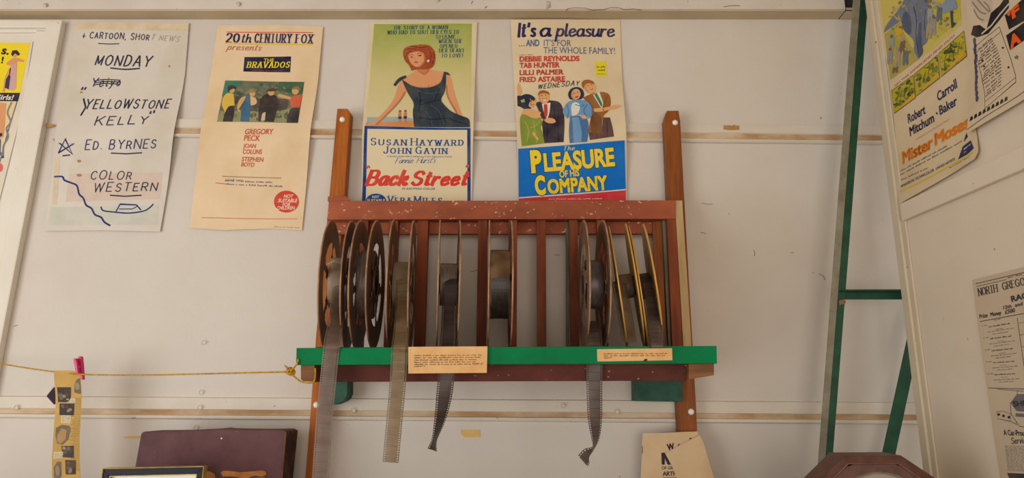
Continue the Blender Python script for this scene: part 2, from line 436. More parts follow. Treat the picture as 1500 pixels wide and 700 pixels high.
maroon = M('maroon_paint', (100, 50, 40), (74, 37, 31), scale=12, rough=0.6, spec=0.15, stretch=(0.6, 1, 1), bump=0.15, speck=(172, 138, 114), speck_scale=100, speck_at=0.67)
pale_wood = M('bare_batten', (206, 178, 132), (184, 156, 112), scale=12, rough=0.7, stretch=(6, 6, 0.6))
block_wood = M('bearer_timber', (138, 92, 52), (104, 64, 36), scale=14, rough=0.6, stretch=(0.5, 5, 5))
lip_green = M('shelf_green', (0, 122, 72), (0, 106, 60), scale=9, rough=0.6, spec=0.12, bump=0.08, speck=(30, 60, 44), speck_scale=70, speck_at=0.76)
grey_wood = M('grey_timber', (120, 120, 104), (92, 92, 80), scale=20, rough=0.8, stretch=(5, 5, .6))
pad_green = M('pad_green', (44, 92, 74), (34, 70, 58), scale=30, rough=0.6, bump=0.2)
white_screw = M('screw_white', (236, 232, 226), rough=0.3, spec=0.5)
painted_screw = M('painted_screw', (214, 200, 182), (180, 160, 138), scale=90, rough=0.5)
steel_rust = M('reel_steel', (146, 108, 80), (98, 72, 56), scale=16, rough=0.5, metal=0.25, spec=0.5, bump=0.15, lo=0.3, hi=0.7)
steel_edge = M('reel_edge', (186, 148, 112), (140, 104, 76), scale=30, rough=0.45, metal=0.2, spec=0.5)
hub_dark = M('hub_dark', (52, 44, 42), (34, 30, 32), scale=20, rough=0.6, metal=0.2)
brass = M('gilt_metal', (226, 178, 86), (204, 150, 60), scale=12, rough=0.4, metal=0.25, spec=0.5)
brass_face = M('gilt_face', (206, 178, 132), (180, 150, 104), scale=9, rough=0.45, metal=0.2)
roll_grey = M('film_roll_grey', (128, 112, 98), (88, 78, 74), scale=40, rough=0.35, spec=0.5, stretch=(8, 1, 1))
roll_dark = M('film_roll_dark', (74, 64, 58), (44, 38, 38), scale=40, rough=0.4, spec=0.5, stretch=(8, 1, 1))
roll_brown = M('film_roll_brown', (150, 118, 82), (112, 88, 64), scale=24, rough=0.7, spec=0.3)
roll_leader = M('film_roll_leader', (140, 120, 98), (112, 94, 76), scale=18, rough=0.45, spec=0.4)
thread_mat = M('film_shaving', (190, 172, 150), rough=0.4)

# ------------------------------------------------------------------ the room
def struct(o): o['kind'] = 'structure'; return o
b = MB(); b.box(-2.3, 2.2, 0.0, 0.06, 0.0, 3.3)
wall = struct(b.build('wall_back', wall_paint))
b = MB(); b.box(-3.2, 2.6, -5.0, 0.06, -0.05, 0.0)
struct(b.build('floor', floor_mat))
b = MB(); b.box(-3.2, 2.6, -4.6, 0.06, 3.3, 3.35)
struct(b.build('ceiling', beam_under))

def ridge(name, xa, xb, top, tan, lip, slope, ref_x):
    """painted metal cover strip across the wall joint; px rows at ref_x, falling slope px per px to the right"""
    rows = [(top - 1, 0.0), (top, 0.007), (tan[0] - 1, 0.008), (tan[0], 0.004), (tan[1], 0.004), (tan[1] + 1, 0.011), (lip - 1.5, 0.0125), (lip, 0.009), (lip + 0.8, 0.0)]
    b = MB(); vs = []; n = 30
    for i in range(n + 1):
        x = xa + (xb - xa) * i / n
        for r, dep in rows:
            y = r + (x - ref_x) * slope + random.uniform(-.25, .25)
            p = at(x, y, 0.0); vs.append(Vector((at(x, 400, 0).x, -dep, p.z)))
    k = len(rows)
    for i in range(n):
        for j in range(k - 1):
            q = (i * k + j, (i + 1) * k + j, (i + 1) * k + j + 1, i * k + j + 1)
            b.f.append(q); b.m.append(1 if j == 3 else 0)
    b.v = vs
    o = b.build(name, [trim_paint, rust_dust])
    return struct(o)
ridge('trim_1', 60, 1560, 182, (195, 203), 208, 0.0095, 900)
ridge('trim_2', -16, 1560, 583.5, (601, 608), 614.5, 0.0075, 430)

# header beam; the shade of its underside is put into a darker colour
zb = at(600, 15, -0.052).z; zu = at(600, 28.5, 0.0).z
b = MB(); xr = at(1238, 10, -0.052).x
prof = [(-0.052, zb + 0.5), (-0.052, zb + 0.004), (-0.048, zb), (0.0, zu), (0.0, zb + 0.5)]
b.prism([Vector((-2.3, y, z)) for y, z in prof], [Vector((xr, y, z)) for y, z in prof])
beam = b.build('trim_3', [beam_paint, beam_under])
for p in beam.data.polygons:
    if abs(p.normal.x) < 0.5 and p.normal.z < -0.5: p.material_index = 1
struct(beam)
b = MB(); b.box(xr + 0.001, xr + 0.35, -0.04, 0.0, zb + 0.012, zb + 0.4, 0)  # dark solid block stands in for the shade in the void past the beam
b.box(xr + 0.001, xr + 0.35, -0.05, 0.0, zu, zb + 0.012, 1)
struct(b.build('trim_4', [gap_shade, beam_under], bevel=0.002))
# painted bolt heads and a paint crack on the beam
for x, y in ((67, 8), (350, 6), (803, 9), (641, 0)):
    b = MB(); b.dome(at(x, y, -0.052), 0.0085, h=0.55); b.dome(at(x, y, -0.0565), 0.004, h=0.6)
    b.build('bolt_head', painted_screw, parent=beam, smooth=True)
b = MB()
for path in ([(829, 15.5), (832, 12.5), (842, 11.5), (858, 12), (868, 15), (884, 14), (895, 11), (906, 11.5), (915, 14), (928, 13), (940, 15)], [(1060, 10), (1072, 8), (1084, 8.5)], [(800, 3), (806, 3), (806, 8), (801, 13)]):
    b.tube([at(x, y, -0.0522) for x, y in path], 0.0009, 5)
b.build('paint_crack', crack_mat, parent=beam)

# wall fixings and scuffs belong to the wall
for x, y in ((300, 502), (296, 575), (288, 627), (294, 597), (25, 597), (905, 603), (519, 601), (826, 594)):
    b = MB(); dy = -0.009 if 585 < y < 610 else -0.0005
    b.dome(at(x, y, dy), 0.0055, h=0.4)
    b.tube([at(x, y, dy - 0.0005) + Vector((math.cos(a) * 0.0085, 0, math.sin(a) * 0.0082)) for a in [k * math.pi / 8 for k in range(12)]], 0.0005, 5, cap=False)
    b.build('screw_head', trim_paint, parent=wall, smooth=True)
b = MB()
for path in ([(1200, 401), (1206, 404), (1209, 410)], [(1028, 297), (1036, 299), (1044, 299)], [(1104, 366), (1106, 371), (1105, 375)], [(1158, 370), (1163, 370)], [(690, 398), (698, 396), (704, 400)], [(1190, 399), (1192, 400)],
             [(812, 373), (820, 374)], [(20, 478), (26, 476)], [(1067, 312), (1069, 314)], [(1026, 340), (1034, 342)]):
    b.tube([at(x, y, -0.0004) for x, y in path], 0.0007, 5)
b.build('scuff_mark', crack_mat, parent=wall)

# white door leaf at the left with a raised frame
Yd = -0.012
inner_z = at(20, 45, Yd).z; outer_z = at(40, 28.5, Yd).z
b = MB(); b.px([(-330, 38), (62, 42), (-40, 700), (-420, 700)], -0.004, 0.0)
door = b.build('door_1', door_paint); struct(door)
out_top = (91, 29); out_bot = (-37, 700); wpx = 21
def quad_strip(p, q, w, yf, yb, name, bev=0.002):
    b = MB(); b.px([p, (p[0] - w, p[1] + 0.0), (q[0] - w, q[1]), q][::-1], yf, yb); return b.build(name, door_paint, parent=door, bevel=bev)
quad_strip(out_top, out_bot, 22, -0.022, 0.0, 'door_stile', 0.004)
quad_strip((68, 43), (-58, 700), 15, -0.011, 0.0, 'door_bead', 0.003)
b = MB(); b.px([(-330, 27), (91, 29), (76, 40), (-330, 41)], -0.022, 0.0); b.build('door_rail', door_paint, parent=door, bevel=0.004)
b = MB(); b.px([(-330, 41), (70, 41), (68, 47), (-330, 50)], -0.011, 0.0); b.build('door_bead', door_paint, parent=door, bevel=0.003)

# board partition on the right, square to the back wall
XP = at(1318, 350, -0.16).x
def px_on_panel(poly, x0, x1, mat, name, parent=None, bevel=0.0):
    fr = [at_x(x, y, x0) for x, y in poly]
    b = MB(); b.prism(fr, [Vector((x1, p.y, p.z)) for p in fr]); return b.build(name, mat, parent=parent, bevel=bevel)
b = MB(); b.box(XP, XP + 0.03, -1.25, -0.16, 0.0, 3.0)
wall_r = struct(b.build('wall_right', board_paint))
b = MB(); b.box(XP - 0.012, XP + 0.035, -0.185, -0.155, 0.0, 3.0)
b.box(XP - 0.006, XP, -0.203, -0.185, 0.0, 3.0)
struct(b.build('trim_5', jamb_paint, bevel=0.004))
zr0 = at_x(1326, 322, XP - 0.012).z; zr1 = at_x(1322, 297, XP - 0.012).z
b = MB(); b.box(XP - 0.014, XP, -1.25, -0.203, zr0, zr1)
struct(b.build('trim_6', board_paint, bevel=0.003))
b = MB(); b.box(-1.75, XP - 0.02, -0.75, 0.0, 1.15, 1.20)
b.box(-1.75, XP - 0.02, -0.05, 0.0, 0.0, 1.15)
for x in (-1.7, -0.4, XP - 0.08): b.box(x, x + 0.05, -0.72, -0.05, 0.0, 1.15)
struct(b.build('ledge', floor_mat, bevel=0.003))

# ------------------------------------------------------------------ film rack
Y_UP, Y_RAIL, Y_LIP = -0.045, -0.10, -0.437
rack = empty('film_rack', (at(745, 520, -0.25).x, -0.05, 1.30), 'wooden wall rack in red-brown and green, slatted, holding old film reels', 'rack')
def rp(name, poly, yf, yb, mat, bevel=0.0015, parent=rack):
    b = MB(); b.px(poly, yf, yb); return b.build(name, mat, parent=parent, bevel=bevel)
up_l = rp('upright', [(494, 159), (509, 159), (513, 165), (504.5, 290), (487, 490), (479, 600), (471.5, 700), (464, 800), (437.5, 800), (447, 700), (455, 600), (463, 490), (482, 290)], Y_UP, -0.012, stain_wood)
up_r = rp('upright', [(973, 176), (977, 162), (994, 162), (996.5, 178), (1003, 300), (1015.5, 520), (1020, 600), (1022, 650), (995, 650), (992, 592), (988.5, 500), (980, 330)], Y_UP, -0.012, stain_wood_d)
for u, (x, y) in ((up_l, (501.5, 175)), (up_l, (463.5, 593)), (up_r, (989, 179.5)), (up_r, (1012.5, 603))):
    b = MB(); b.dome(at(x, y, Y_UP), 0.0085, h=0.7); b.build('screw', white_screw, parent=u, smooth=True)
rp('top_rail', [(483, 294), (990, 293), (990, 320.5), (478.5, 321.5)], Y_RAIL - 0.004, Y_RAIL + 0.03, oxide, 0.002)
rp('rear_rail', [(488, 318), (974, 317), (974, 342), (486, 342.5)], -0.066, -0.046, oxide, 0.0015)
SLATS = [(527, 540), (570, 583.5), (612, 627.5), (700.5, 714), (745, 757.5), (786, 799.5), (833.5, 846), (874, 886.5)]
for xa, xb in SLATS:
    cx = (xa + xb) / 2; k = (506 - 320) * (cx - PX0) / 4350.0
    rp('slat', [(xa, 320), (xb, 320), (xb + k, 508), (xa + k, 508)], Y_RAIL + 0.008, -0.067, oxide_slat, 0.001)
rp('end_post', [(976.5, 320), (990, 320), (1000, 508), (985, 508)], Y_RAIL, -0.047, oxide_slat, 0.001)
rp('packing_strip', [(829, 321), (834, 321), (834.5, 508), (829.5, 508)], -0.0665, -0.05, grey_wood, 0.0005)
rp('post_flank', [(970, 321), (977, 321), (986, 508), (979.5, 508)], -0.085, -0.0665, grey_wood, 0.0005)
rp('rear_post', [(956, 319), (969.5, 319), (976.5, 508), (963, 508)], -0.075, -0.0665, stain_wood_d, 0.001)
rp('end_batten', [(988.5, 293.5), (999.5, 293.5), (1011.5, 480), (1015.5, 555), (1003.5, 555), (1000.5, 500)], Y_RAIL + 0.002, Y_UP - 0.001, pale_wood, 0.001)
xl = at(483, 300, Y_RAIL).x
rp('rail_cap', [(480, 288), (486, 286.5), (507, 287), (514, 294), (480, 294.5)], Y_RAIL, Y_UP - 0.001, oxide, 0.001)
# shelf
z_top = at(745, 507, Y_LIP).z; z_bot = at(745, 534, Y_LIP).z
zs = z_top
x0 = at(463, 520, -0.40).x; x1 = at(1003, 520, -0.40).x
b = MB(); b.box(x0, x1, -0.40, Y_UP - 0.001, zs - 0.018, zs); b.build('shelf_board', maroon, parent=rack, bevel=0.001)
rp('front_lip', [(434, 509.5), (1050, 506.5), (1050.5, 532.5), (433.5, 534.5)], Y_LIP, Y_LIP + 0.016, lip_green, 0.0015)
rp('lower_rail', [(459, 531), (1006, 530), (1006, 557.5), (459, 559.5)], -0.40, -0.382, maroon, 0.0015)
for poly in ([(440.5, 533), (461, 533), (461, 559), (444, 558), (440.5, 555)], [(1009, 532), (1046, 532), (1046, 549.5), (1009, 555.5)]):
    b = MB(); fr = [at(x, y, -0.42) for x, y in poly]
    b.prism(fr, [Vector((p.x, Y_UP - 0.001, p.z)) for p in fr]); b.build('bearer', block_wood, parent=rack, bevel=0.001)
rp('wall_pad', [(470, 556), (509, 556), (509, 578), (504, 587), (492, 592.5), (470, 592.5)], -0.06, 0.0, pad_green, 0.002)
rp('wall_pad', [(929.5, 556), (1000, 556), (1000, 588.5), (930, 587.5)], -0.06, 0.0, pad_green, 0.002)

# ------------------------------------------------------------------ film reels
R_REEL = 0.158; YC = -0.26
def flange(local_x, R, solid, mats, parent, face):
    b = MB(); n = 96; rr = [0.006, 0.022, 0.034, 0.046, 0.072, 0.094, 0.102, 0.13, R - 0.004, R]
    t = 0.0016; spokes = 5
    for sgn in (0, 1):
        x = local_x + (t if sgn else -t) / 2
        for r in rr:
            for k in range(n):
                a = 2 * math.pi * k / n
                xx = x + (-1 if not sgn else 1) * (0.0006 if r >= R - 0.005 else 0)
                b.v.append(Vector((xx, math.cos(a) * r, math.sin(a) * r)))
    m = len(rr)
    def keep(j, k):
        if solid: return True
        r = (rr[j] + rr[j + 1]) / 2; a = (k + 0.5) / n * spokes % 1.0
        d = min(a, 1 - a) * 2 * math.pi / spokes * r
        if 3 <= j <= 5:
            wsp = 0.0085 if j == 4 else 0.013
            return d < wsp
        return True
    def idx(s, j, k): return s * m * n + j * n + k % n
    for j in range(m - 1):
        for k in range(n):
            if not keep(j, k): continue
            edge = j == m - 2
            for s in (0, 1):
                q = (idx(s, j, k), idx(s, j, k + 1), idx(s, j + 1, k + 1), idx(s, j + 1, k))
                b.f.append(q if s else q[::-1]); b.m.append(1 if edge else 0)
            for dj, dk, q in ((1, 0, ((j + 1, k), (j + 1, k + 1))), (-1, 0, ((j, k + 1), (j, k))), (0, 1, ((j, k + 1), (j + 1, k + 1))), (0, -1, ((j + 1, k), (j, k)))):
                j2 = j + dj; k2 = k + dk
                if j2 < 0 or j2 >= m - 1 or not keep(j2, k2 % n):
                    (a1, k1), (a2, k3) = q
                    b.f.append((idx(0, a1, k1), idx(0, a2, k3), idx(1, a2, k3), idx(1, a1, k1))); b.m.append(1 if (dj == 1 and edge) else 0)
    # rolled rim and a pressed ring round the middle
    b.tube([(local_x, math.cos(a) * (R - 0.0012), math.sin(a) * (R - 0.0012)) for a in [2 * math.pi * k / 72 for k in range(73)]], 0.0019, 6, 1, cap=False)
    if not solid:
        b.tube([(local_x, math.cos(a) * 0.036, math.sin(a) * 0.036) for a in [2 * math.pi * k / 40 for k in range(41)]], 0.0022, 6, 0, cap=False)
    o = b.build('flange', mats, parent=parent, local=True, recalc=False)
    o.rotation_euler.x = face
    return o
def roll(gap, r, mat, parent, lumps=0.0):
    b = MB(); n = 64; wd = gap / 2 - 0.0035; xs = [-wd, -wd + 0.001, -wd * .4, wd * .3, wd - 0.001, wd]
    rows = []
    for i, x in enumerate(xs):
        row = []
        for k in range(n):
            a = 2 * math.pi * k / n
            q = r - (0.0015 if i in (0, 5) else 0) + lumps * (math.sin(3 * a + i) * 0.5 + random.uniform(-.5, .5))
            row.append(Vector((x, math.cos(a) * q, math.sin(a) * q)))
        rows.append(row)
    b.v = [p for r_ in rows for p in r_]
    for i in range(5):
        for k in range(n):
            b.f.append((i * n + k, i * n + (k + 1) % n, (i + 1) * n + (k + 1) % n, (i + 1) * n + k)); b.m.append(0)
    b.f += [tuple(range(n)), tuple(range(5 * n, 6 * n))[::-1]]; b.m += [0, 0]
    o = b.build('film_roll', mat, parent=parent, local=True)
    for p in o.data.polygons: p.use_smooth = len(p.vertices) == 4
    return o
def reel(xa, xb, y_apex, yaw, lean, r_roll, roll_mat, label, solid=False, mats=None, R=R_REEL, turn=0.0, lumps=0.0, yc=YC):
    pa = at(xa, y_apex, yc); pb = at(xb, y_apex, yc); gap = pb.x - pa.x
    cx = (pa.x + pb.x) / 2
    base = Vector((cx - math.sin(lean) * 2 * R, yc, zs + 0.001 + (0.0035 if lean else 0)))
    root = empty('film_reel', base, label, 'film reel', 'film reels in the rack', rot=(0, lean, yaw))
    mats = mats or [steel_rust, steel_edge]
    for sgn, tr in ((-1, turn), (1, turn + 0.35)):
        f = flange(sgn * gap / 2, R, solid, mats, root, tr); f.location.z = R
    b = MB(); b.tube([(-gap / 2 - 0.002, 0, 0), (gap / 2 + 0.002, 0, 0)], 0.024, 24)
    h = b.build('hub', hub_dark, parent=root, local=True); h.location.z = R
    if r_roll:
        o = roll(gap, r_roll, roll_mat, root, lumps); o.location.z = R
    return root
Rd = math.radians
roll_f = M('film_roll_blue', (96, 82, 74), (58, 52, 60), scale=40, rough=0.35, spec=0.5, stretch=(8, 1, 1))
rA = reel(490, 518, 325, Rd(7.5), 0, 0.066, roll_leader, 'leftmost rusty reel, its grey film tail hanging lowest over the green lip', turn=0.3)
rB = reel(533, 555, 326, Rd(5.0), 0, 0.084, roll_grey, 'rusty reel with no hanging tail, squeezed between the two leftmost tailed reels', turn=0.9)
rC = reel(579, 607, 325, Rd(7.0), 0, 0.056, roll_leader, 'rusty reel whose straight olive film hangs just left of the larger typed note', turn=0.55)
rD = reel(645, 673, 325, Rd(7.5), 0, 0.052, roll_grey, 'rusty reel above the larger typed note, dark twisted film hanging beneath it', turn=0.0)
rE = reel(717, 748, 325, Rd(3.6), 0, 0.084, roll_brown, 'rusty reel with a fat brown and dark roll, alone in the middle of the rack', turn=0.2, lumps=0.003)
rF = reel(853, 880, 325, Rd(0.5), 0, 0.060, roll_f, 'rusty reel right of centre whose film hangs to a kinked end under the shelf', turn=0.5)
gm = [brass_face, brass]
rG = reel(892, 916, 336, Rd(-8.0), Rd(-7.0), 0.030, roll_leader, 'tilted gilt-edged reel leaning beside the rusty reel right of centre', solid=True, mats=gm, R=0.152)
rH = reel(920.5, 941.5, 334, Rd(-8.5), Rd(-7.0), 0.032, roll_dark, 'tilted gilt-edged reel at the right end, film tip over the green lip', solid=True, mats=gm, R=0.152)
# dark lower half of the middle reel's roll
b = MB(); wd = 0.0205
for k in range(15):
    a = math.pi * 1.0 + (k / 14 - 0.5) * 1.3 + 0.62
    for x in (-wd, wd): b.v.append(Vector((x * (1 + 0.03 * math.sin(5 * k)), math.cos(a) * 0.0885, math.sin(a) * 0.0885)))
for k in range(14): b.f.append((2 * k, 2 * k + 1, 2 * k + 3, 2 * k + 2)); b.m.append(0)
o = b.build('loose_film_wrap', roll_dark, parent=rE, local=True); o.location.z = R_REEL
# frayed curls of film shaving on the first reels
for c, r, a0, a1 in (((491, 392), 11, 3.6, 6.0), ((489, 396), 14, 3.4, 5.6), ((494, 388), 9, 3.3, 5.9), ((492, 452), 9, 2.2, 4.2)):
    b = MB(); b.tube([at(c[0] + r * math.cos(a), c[1] + r * math.sin(a) * .9, -0.33) for a in [a0 + (a1 - a0) * k / 12 for k in range(13)]], 0.0006, 5)
    b.build('film_shaving', thread_mat, parent=rA)

FW = 0.0345
def strip(name, pts, mats, parent, frames=True):
    """35 mm film along pts = (px, py, Y, twist in degrees); real sprocket holes"""
    P = [at(x, y, Y) for x, y, Y, t in pts]; tw = [Rd(t) for *_, t in pts]
    dense = smooth_line([(p.x, p.y, p.z, t) for p, t in zip(P, tw)], n=24)
    step = 0.002375; out = [dense[0]]; acc = 0.0
    for a, c in zip(dense, dense[1:]):
        L = (Vector(c[:3]) - Vector(a[:3])).length; d = step - acc
        while d <= L:
            u = d / L; out.append(tuple(a[i] + (c[i] - a[i]) * u for i in range(4))); d += step
        acc = L - (d - step)
    b = MB(); cols = [-.5, -.445, -.37, 0, .37, .445, .5]
    n = len(out)
    for i, q in enumerate(out):
        c = Vector(q[:3]); t = (Vector(out[min(i + 1, n - 1)][:3]) - Vector(out[max(i - 1, 0)][:3])).normalized()
        e = Vector((math.cos(q[3]), math.sin(q[3]), 0)); e = (e - t * e.dot(t)).normalized(); nn = e.cross(t)
        for u in cols: b.v.append(c + e * (u * FW) + nn * (0.0016 * (4 * u * u)))
    k = len(cols)
    for i in range(n - 1):
        for j in range(k - 1):
            if j in (1, 4) and i % 2 == 0: continue
            mi = 0
            if j in (2, 3): mi = 2 if (frames and i % 8 == 0) else 1
            b.f.append((i * k + j, i * k + j + 1, (i + 1) * k + j + 1, (i + 1) * k + j)); b.m.append(mi)
    return b.build(name, mats, parent=parent, recalc=False, smooth=True)
f_edge = film_mat('film_edge', (122, 102, 86), (102, 86, 74), 0.95)
f_a = film_mat('film_mauve', (118, 98, 88), (98, 80, 68), 0.95)
f_a2 = film_mat('film_mauve_line', (110, 92, 84), (94, 78, 68), 0.95)
f_c = film_mat('film_olive', (130, 108, 76), (106, 84, 56), 0.96)
f_c2 = film_mat('film_olive_line', (104, 80, 50), (140, 118, 84), 0.96)
f_ce = film_mat('film_olive_edge', (112, 94, 66), (92, 76, 52), 0.92)
f_d = film_mat('film_black', (66, 52, 46), (40, 34, 36), 0.96)
f_d2 = film_mat('film_black_line', (76, 62, 54), (58, 48, 44), 0.97)
f_f = film_mat('film_grey', (98, 84, 76), (74, 62, 58), 0.96)
YL = Y_LIP - 0.003
strip('film_tail', [(499, 418, -0.325, 0), (496, 448, -0.335, 40), (491, 478, -0.385, 38), (486, 503, YL - 0.002, 4), (484, 520, YL - .001, 0), (480, 560, YL, 0), (475, 610, YL, 0), (470, 690, YL, 0), (467, 730, YL, 0)], [f_edge, f_a, f_a2], rA)
strip('film_tail', [(592, 392, -0.285, 0), (591, 410, -0.318, 0), (590, 440, -0.326, 0), (588, 480, -0.37, 0), (585.5, 505, YL - .002, 0), (584.5, 520, YL - .001, 0), (582.5, 560, YL, 0), (577, 620, YL, -5), (571.5, 679, YL, -8)], [f_ce, f_c, f_c2], rC)
strip('film_tail', [(659, 393, -0.285, 0), (659, 410, -0.312, 0), (658.5, 440, -0.32, 0), (657.5, 470, -0.34, 0), (656, 500, -0.40, 0), (655.5, 508, YL - .001, 0), (655, 530, YL - .001, 0), (653, 560, YL, 10), (649, 595, YL, 38), (643, 625, YL, 62), (637, 646, YL, 76), (634, 661, YL - .004, 60)], [f_d, f_d, f_d2], rD)
strip('film_tail', [(869, 470, -0.29, 0), (869.5, 485, -0.34, 0), (870.5, 500, -0.395, 0), (871, 512, -0.409, 0), (871, 534, -0.41, 0), (871, 570, -0.412, 8), (872, 610, -0.413, 22), (873, 640, -0.415, 52), (869, 658, -0.42, 72), (860, 668, -0.43, 40), (854, 676, -0.435, 30)], [f_f, f_f, f_d2], rF)
strip('film_tail', [(945, 407, -0.262, 0), (948, 410, -0.292, 0), (951, 424, -0.305, 0), (955, 450, -0.325, 0), (959, 475, -0.37, 0), (962, 497, -0.425, 0), (963, 505, YL - .001, 0), (963.4, 509.5, YL - .001, 0)], [f_d, f_f, f_d2], rH)
f_g = film_mat('film_leader', (128, 106, 84), (106, 86, 68), 0.98)
strip('film_tail', [(905, 412, -0.262, 0), (907, 415, -0.29, 0), (910, 432, -0.302, 0), (914, 452, -0.305, 0), (918, 475, -0.31, 0), (921, 494, -0.325, 0), (922, 502, -0.335, 0)], [f_g, f_g, f_d2], rG, frames=False)

# ------------------------------------------------------------------ typed notes on the green lip
note_paper = M('note_paper', (226, 182, 128), (214, 166, 110), scale=30, rough=0.85, spec=0.1)
def wall_sheet(Y, grid=0.02, waves=None):
    """a sheet lying in a plane parallel to the back wall at depth Y, plus its own waves(u, v)"""
    def uv(px, py): p = at(px, py, Y); return (p.x, p.z)
    def surf(u, v, off): return Vector((u, Y - off - (waves(u, v) if waves else 0.0), v))
    return Sheet(uv, surf, grid)
type_ink = ink((84, 62, 48), 0.3, (214, 166, 110))
s = wall_sheet(Y_LIP - 0.0075, 0.03)
for i, (y, ws, x1) in enumerate([(521.2, (6, 7, 1, 3, 5, 7, 3, 2, 3, 5, 3), 706), (524.4, (6, 3, 4, 3, 11, 4, 4, 7, 5), 704), (527.8, (4, 7, 7, 3, 4, 7, 4, 2, 7), 698), (531, (6, 5, 9, 2, 3, 4, 5, 3, 4, 3), 697), (534.2, (8, 3, 6, 2, 2, 4, 2, 2, 5, 6, 6, 2), 707), (537.2, (9,), 623)]):
    s.micro((606.5, y + .4), (x1, y - .6), 2.1, type_ink, ws)
o = s.build('typed_note', [(598, 508), (640, 507.6), (714, 507.2), (713, 546), (660, 546.4), (598, 547)], note_paper)
tag(o, 'larger tan typed note pinned to the green lip, over the dark film', 'note', 'typed notes on the green lip')
s = wall_sheet(Y_LIP - 0.0015, 0.03)
for y, ws, x1 in ((518.8, (8, 4, 2, 6, 11, 3, 4, 3, 4, 2), 977), (521.8, (4, 2, 4, 8, 7, 4, 3, 4, 3, 3), 974), (525, (7,), 896)):
    s.micro((884, y), (x1, y - .6), 1.9, type_ink, ws)
s.poly([(942, 529.2), (944, 526), (947, 525.2), (948.5, 527), (947, 529)], ink((60, 44, 34), 0.1), 2)
o = s.build('typed_note', [(874.5, 511.4), (984.5, 510), (985, 527.6), (875, 529.4)], note_paper)
tag(o, 'narrower tan typed note on the green lip under the tilted gilt-edged reels', 'note', 'typed notes on the green lip')

# ------------------------------------------------------------------ posters on the back wall
z_r = at(700, 197, 0).z
def poster_waves(seed, lift=0.0):
    r = random.Random(seed); a = [(r.uniform(6, 16), r.uniform(6, 16), r.uniform(0, 6), r.uniform(.0006, .0014)) for _ in range(4)]
    def f(u, v):
        d = 0.0135 * math.exp(-((v - z_r) / 0.11) ** 2)
        for fu, fv, ph, am in a: d += am * (1 + math.sin(fu * u * 1.3 + fv * v + ph))
        return d + 0.0012
    return f
def poster(seed): return wall_sheet(-0.0005, 0.02, poster_waves(seed))

# 1 handwritten programme sheet
p1 = M('paper_grey', (218, 209, 197), (207, 198, 184), scale=5, rough=0.85, spec=0.1, stain=(196, 186, 160), stain_scale=4, stain_at=(0.5, 0.8), bump=0.1, bump_scale=30)
s = poster(1)
pen = ink((34, 36, 66), 0.12); penb = ink((36, 48, 104), 0.12); faint = ink((168, 160, 152), 0.1)
s.poly([(110, 35), (278, 35), (276, 46), (109, 44)], M('old_tape', (222, 204, 174), (208, 186, 152), scale=20, rough=0.5), 1)
s.poly([(84, 232), (92, 232), (85, 300), (78, 300)], M('old_tape_b', (216, 200, 172), (206, 186, 156), scale=20, rough=0.5), 1)
s.poly([(104, 256), (240, 254), (236, 292), (98, 296)], M('pink_print', (214, 194, 182), (206, 186, 170), scale=20, rough=0.9), 1)
s.poly([(76, 304), (234, 302), (232, 330), (72, 330)], M('blue_print', (206, 204, 192), (198, 196, 180), scale=20, rough=0.9), 1)
s.strokes('+ CARTOON, SHOR', (122, 57), (219, 60), 10, pen, .15, jitter=.35)
s.strokes('T NEWS', (222, 59), (262, 62), 9, faint, .12, jitter=.4, shear=.2)
s.line([(146, 65), (162, 66), (176, 65.5)], 1.3, pen)
s.strokes('MONDAY', (141, 96), (220, 99), 17, pen, .15, jitter=.3, shear=.15)
s.line([(164, 101), (185, 103), (206, 101.5)], 2, pen, smooth=True)
s.strokes('Yeiyo', (135, 129), (177, 127), 15, pen, .12, jitter=.3, shear=.2)
for y in (119, 122, 125): s.line([(141, y + 1), (155, y - 1), (178, y)], 1.5, pen, smooth=True)
s.strokes('YELLOWSTONE', (128, 162), (250, 161), 15, pen, .15, jitter=.35, shear=.15)
s.line([(126, 147), (130, 160), (124, 172)], 2.2, pen)
s.strokes('"', (121, 142), (127, 142), 12, pen, .2)
s.strokes('KELLY', (145, 187), (219, 185), 14, pen, .15, jitter=.35, shear=.2)
s.strokes('"', (226, 178), (233, 176), 12, pen, .2)
star = [(91, 226.5), (102, 207), (111, 228), (93, 212.5), (114, 213.5), (91, 226.5)]
s.line(star, 1.9, penb); s.line([(97, 230.5), (107, 229.5)], 1.9, penb)
s.strokes('ED. BYRNES', (130, 222), (232, 220), 14, penb, .14, jitter=.35, shear=.12)
s.line([(168, 227), (190, 228), (212, 226.5)], 1.8, penb)
s.strokes('COLOR', (135, 264), (194, 264), 13, pen, .14, jitter=.3, shear=.15)
s.strokes('WESTERN', (139, 282), (231, 280), 14, pen, .14, jitter=.3, shear=.15)
s.line([(164, 287), (185, 288.5), (209, 287)], 1.8, pen)
s.line([(83, 260), (94, 260), (97, 265), (107, 269), (115, 273), (118, 285), (124, 291), (128, 301), (136, 306), (141, 315), (150, 319), (155, 326), (163, 331)], 2.4, penb, smooth=True)
s.line([(150, 304), (153, 309), (165, 311), (190, 313), (212, 310), (221, 305), (226, 300)], 2.0, penb, smooth=True)
s.line([(172, 311), (178, 300), (202, 301), (208, 308)], 1.8, penb); s.line([(177, 307), (196, 307), (203, 303)], 1.4, penb)
for x, y, a, b_ in ((249, 98, 1.5, 1.5), (122, 137, 2, 1.5), (120, 238, 3, 2), (119, 258, 4, 2)): s.poly(ell(x, y, a, b_), M('rust_spot', (170, 130, 84), rough=.9), 2)
o = s.build('handwritten_poster', [(110, 35), (170, 34), (278, 35), (272, 110), (262, 180), (252, 245), (236, 340), (150, 338), (65, 339), (80, 250), (92, 170)], p1)
tag(o, 'greyish sheet handwritten in dark pen, taped at the left of the wall', 'poster', 'posters in the room')

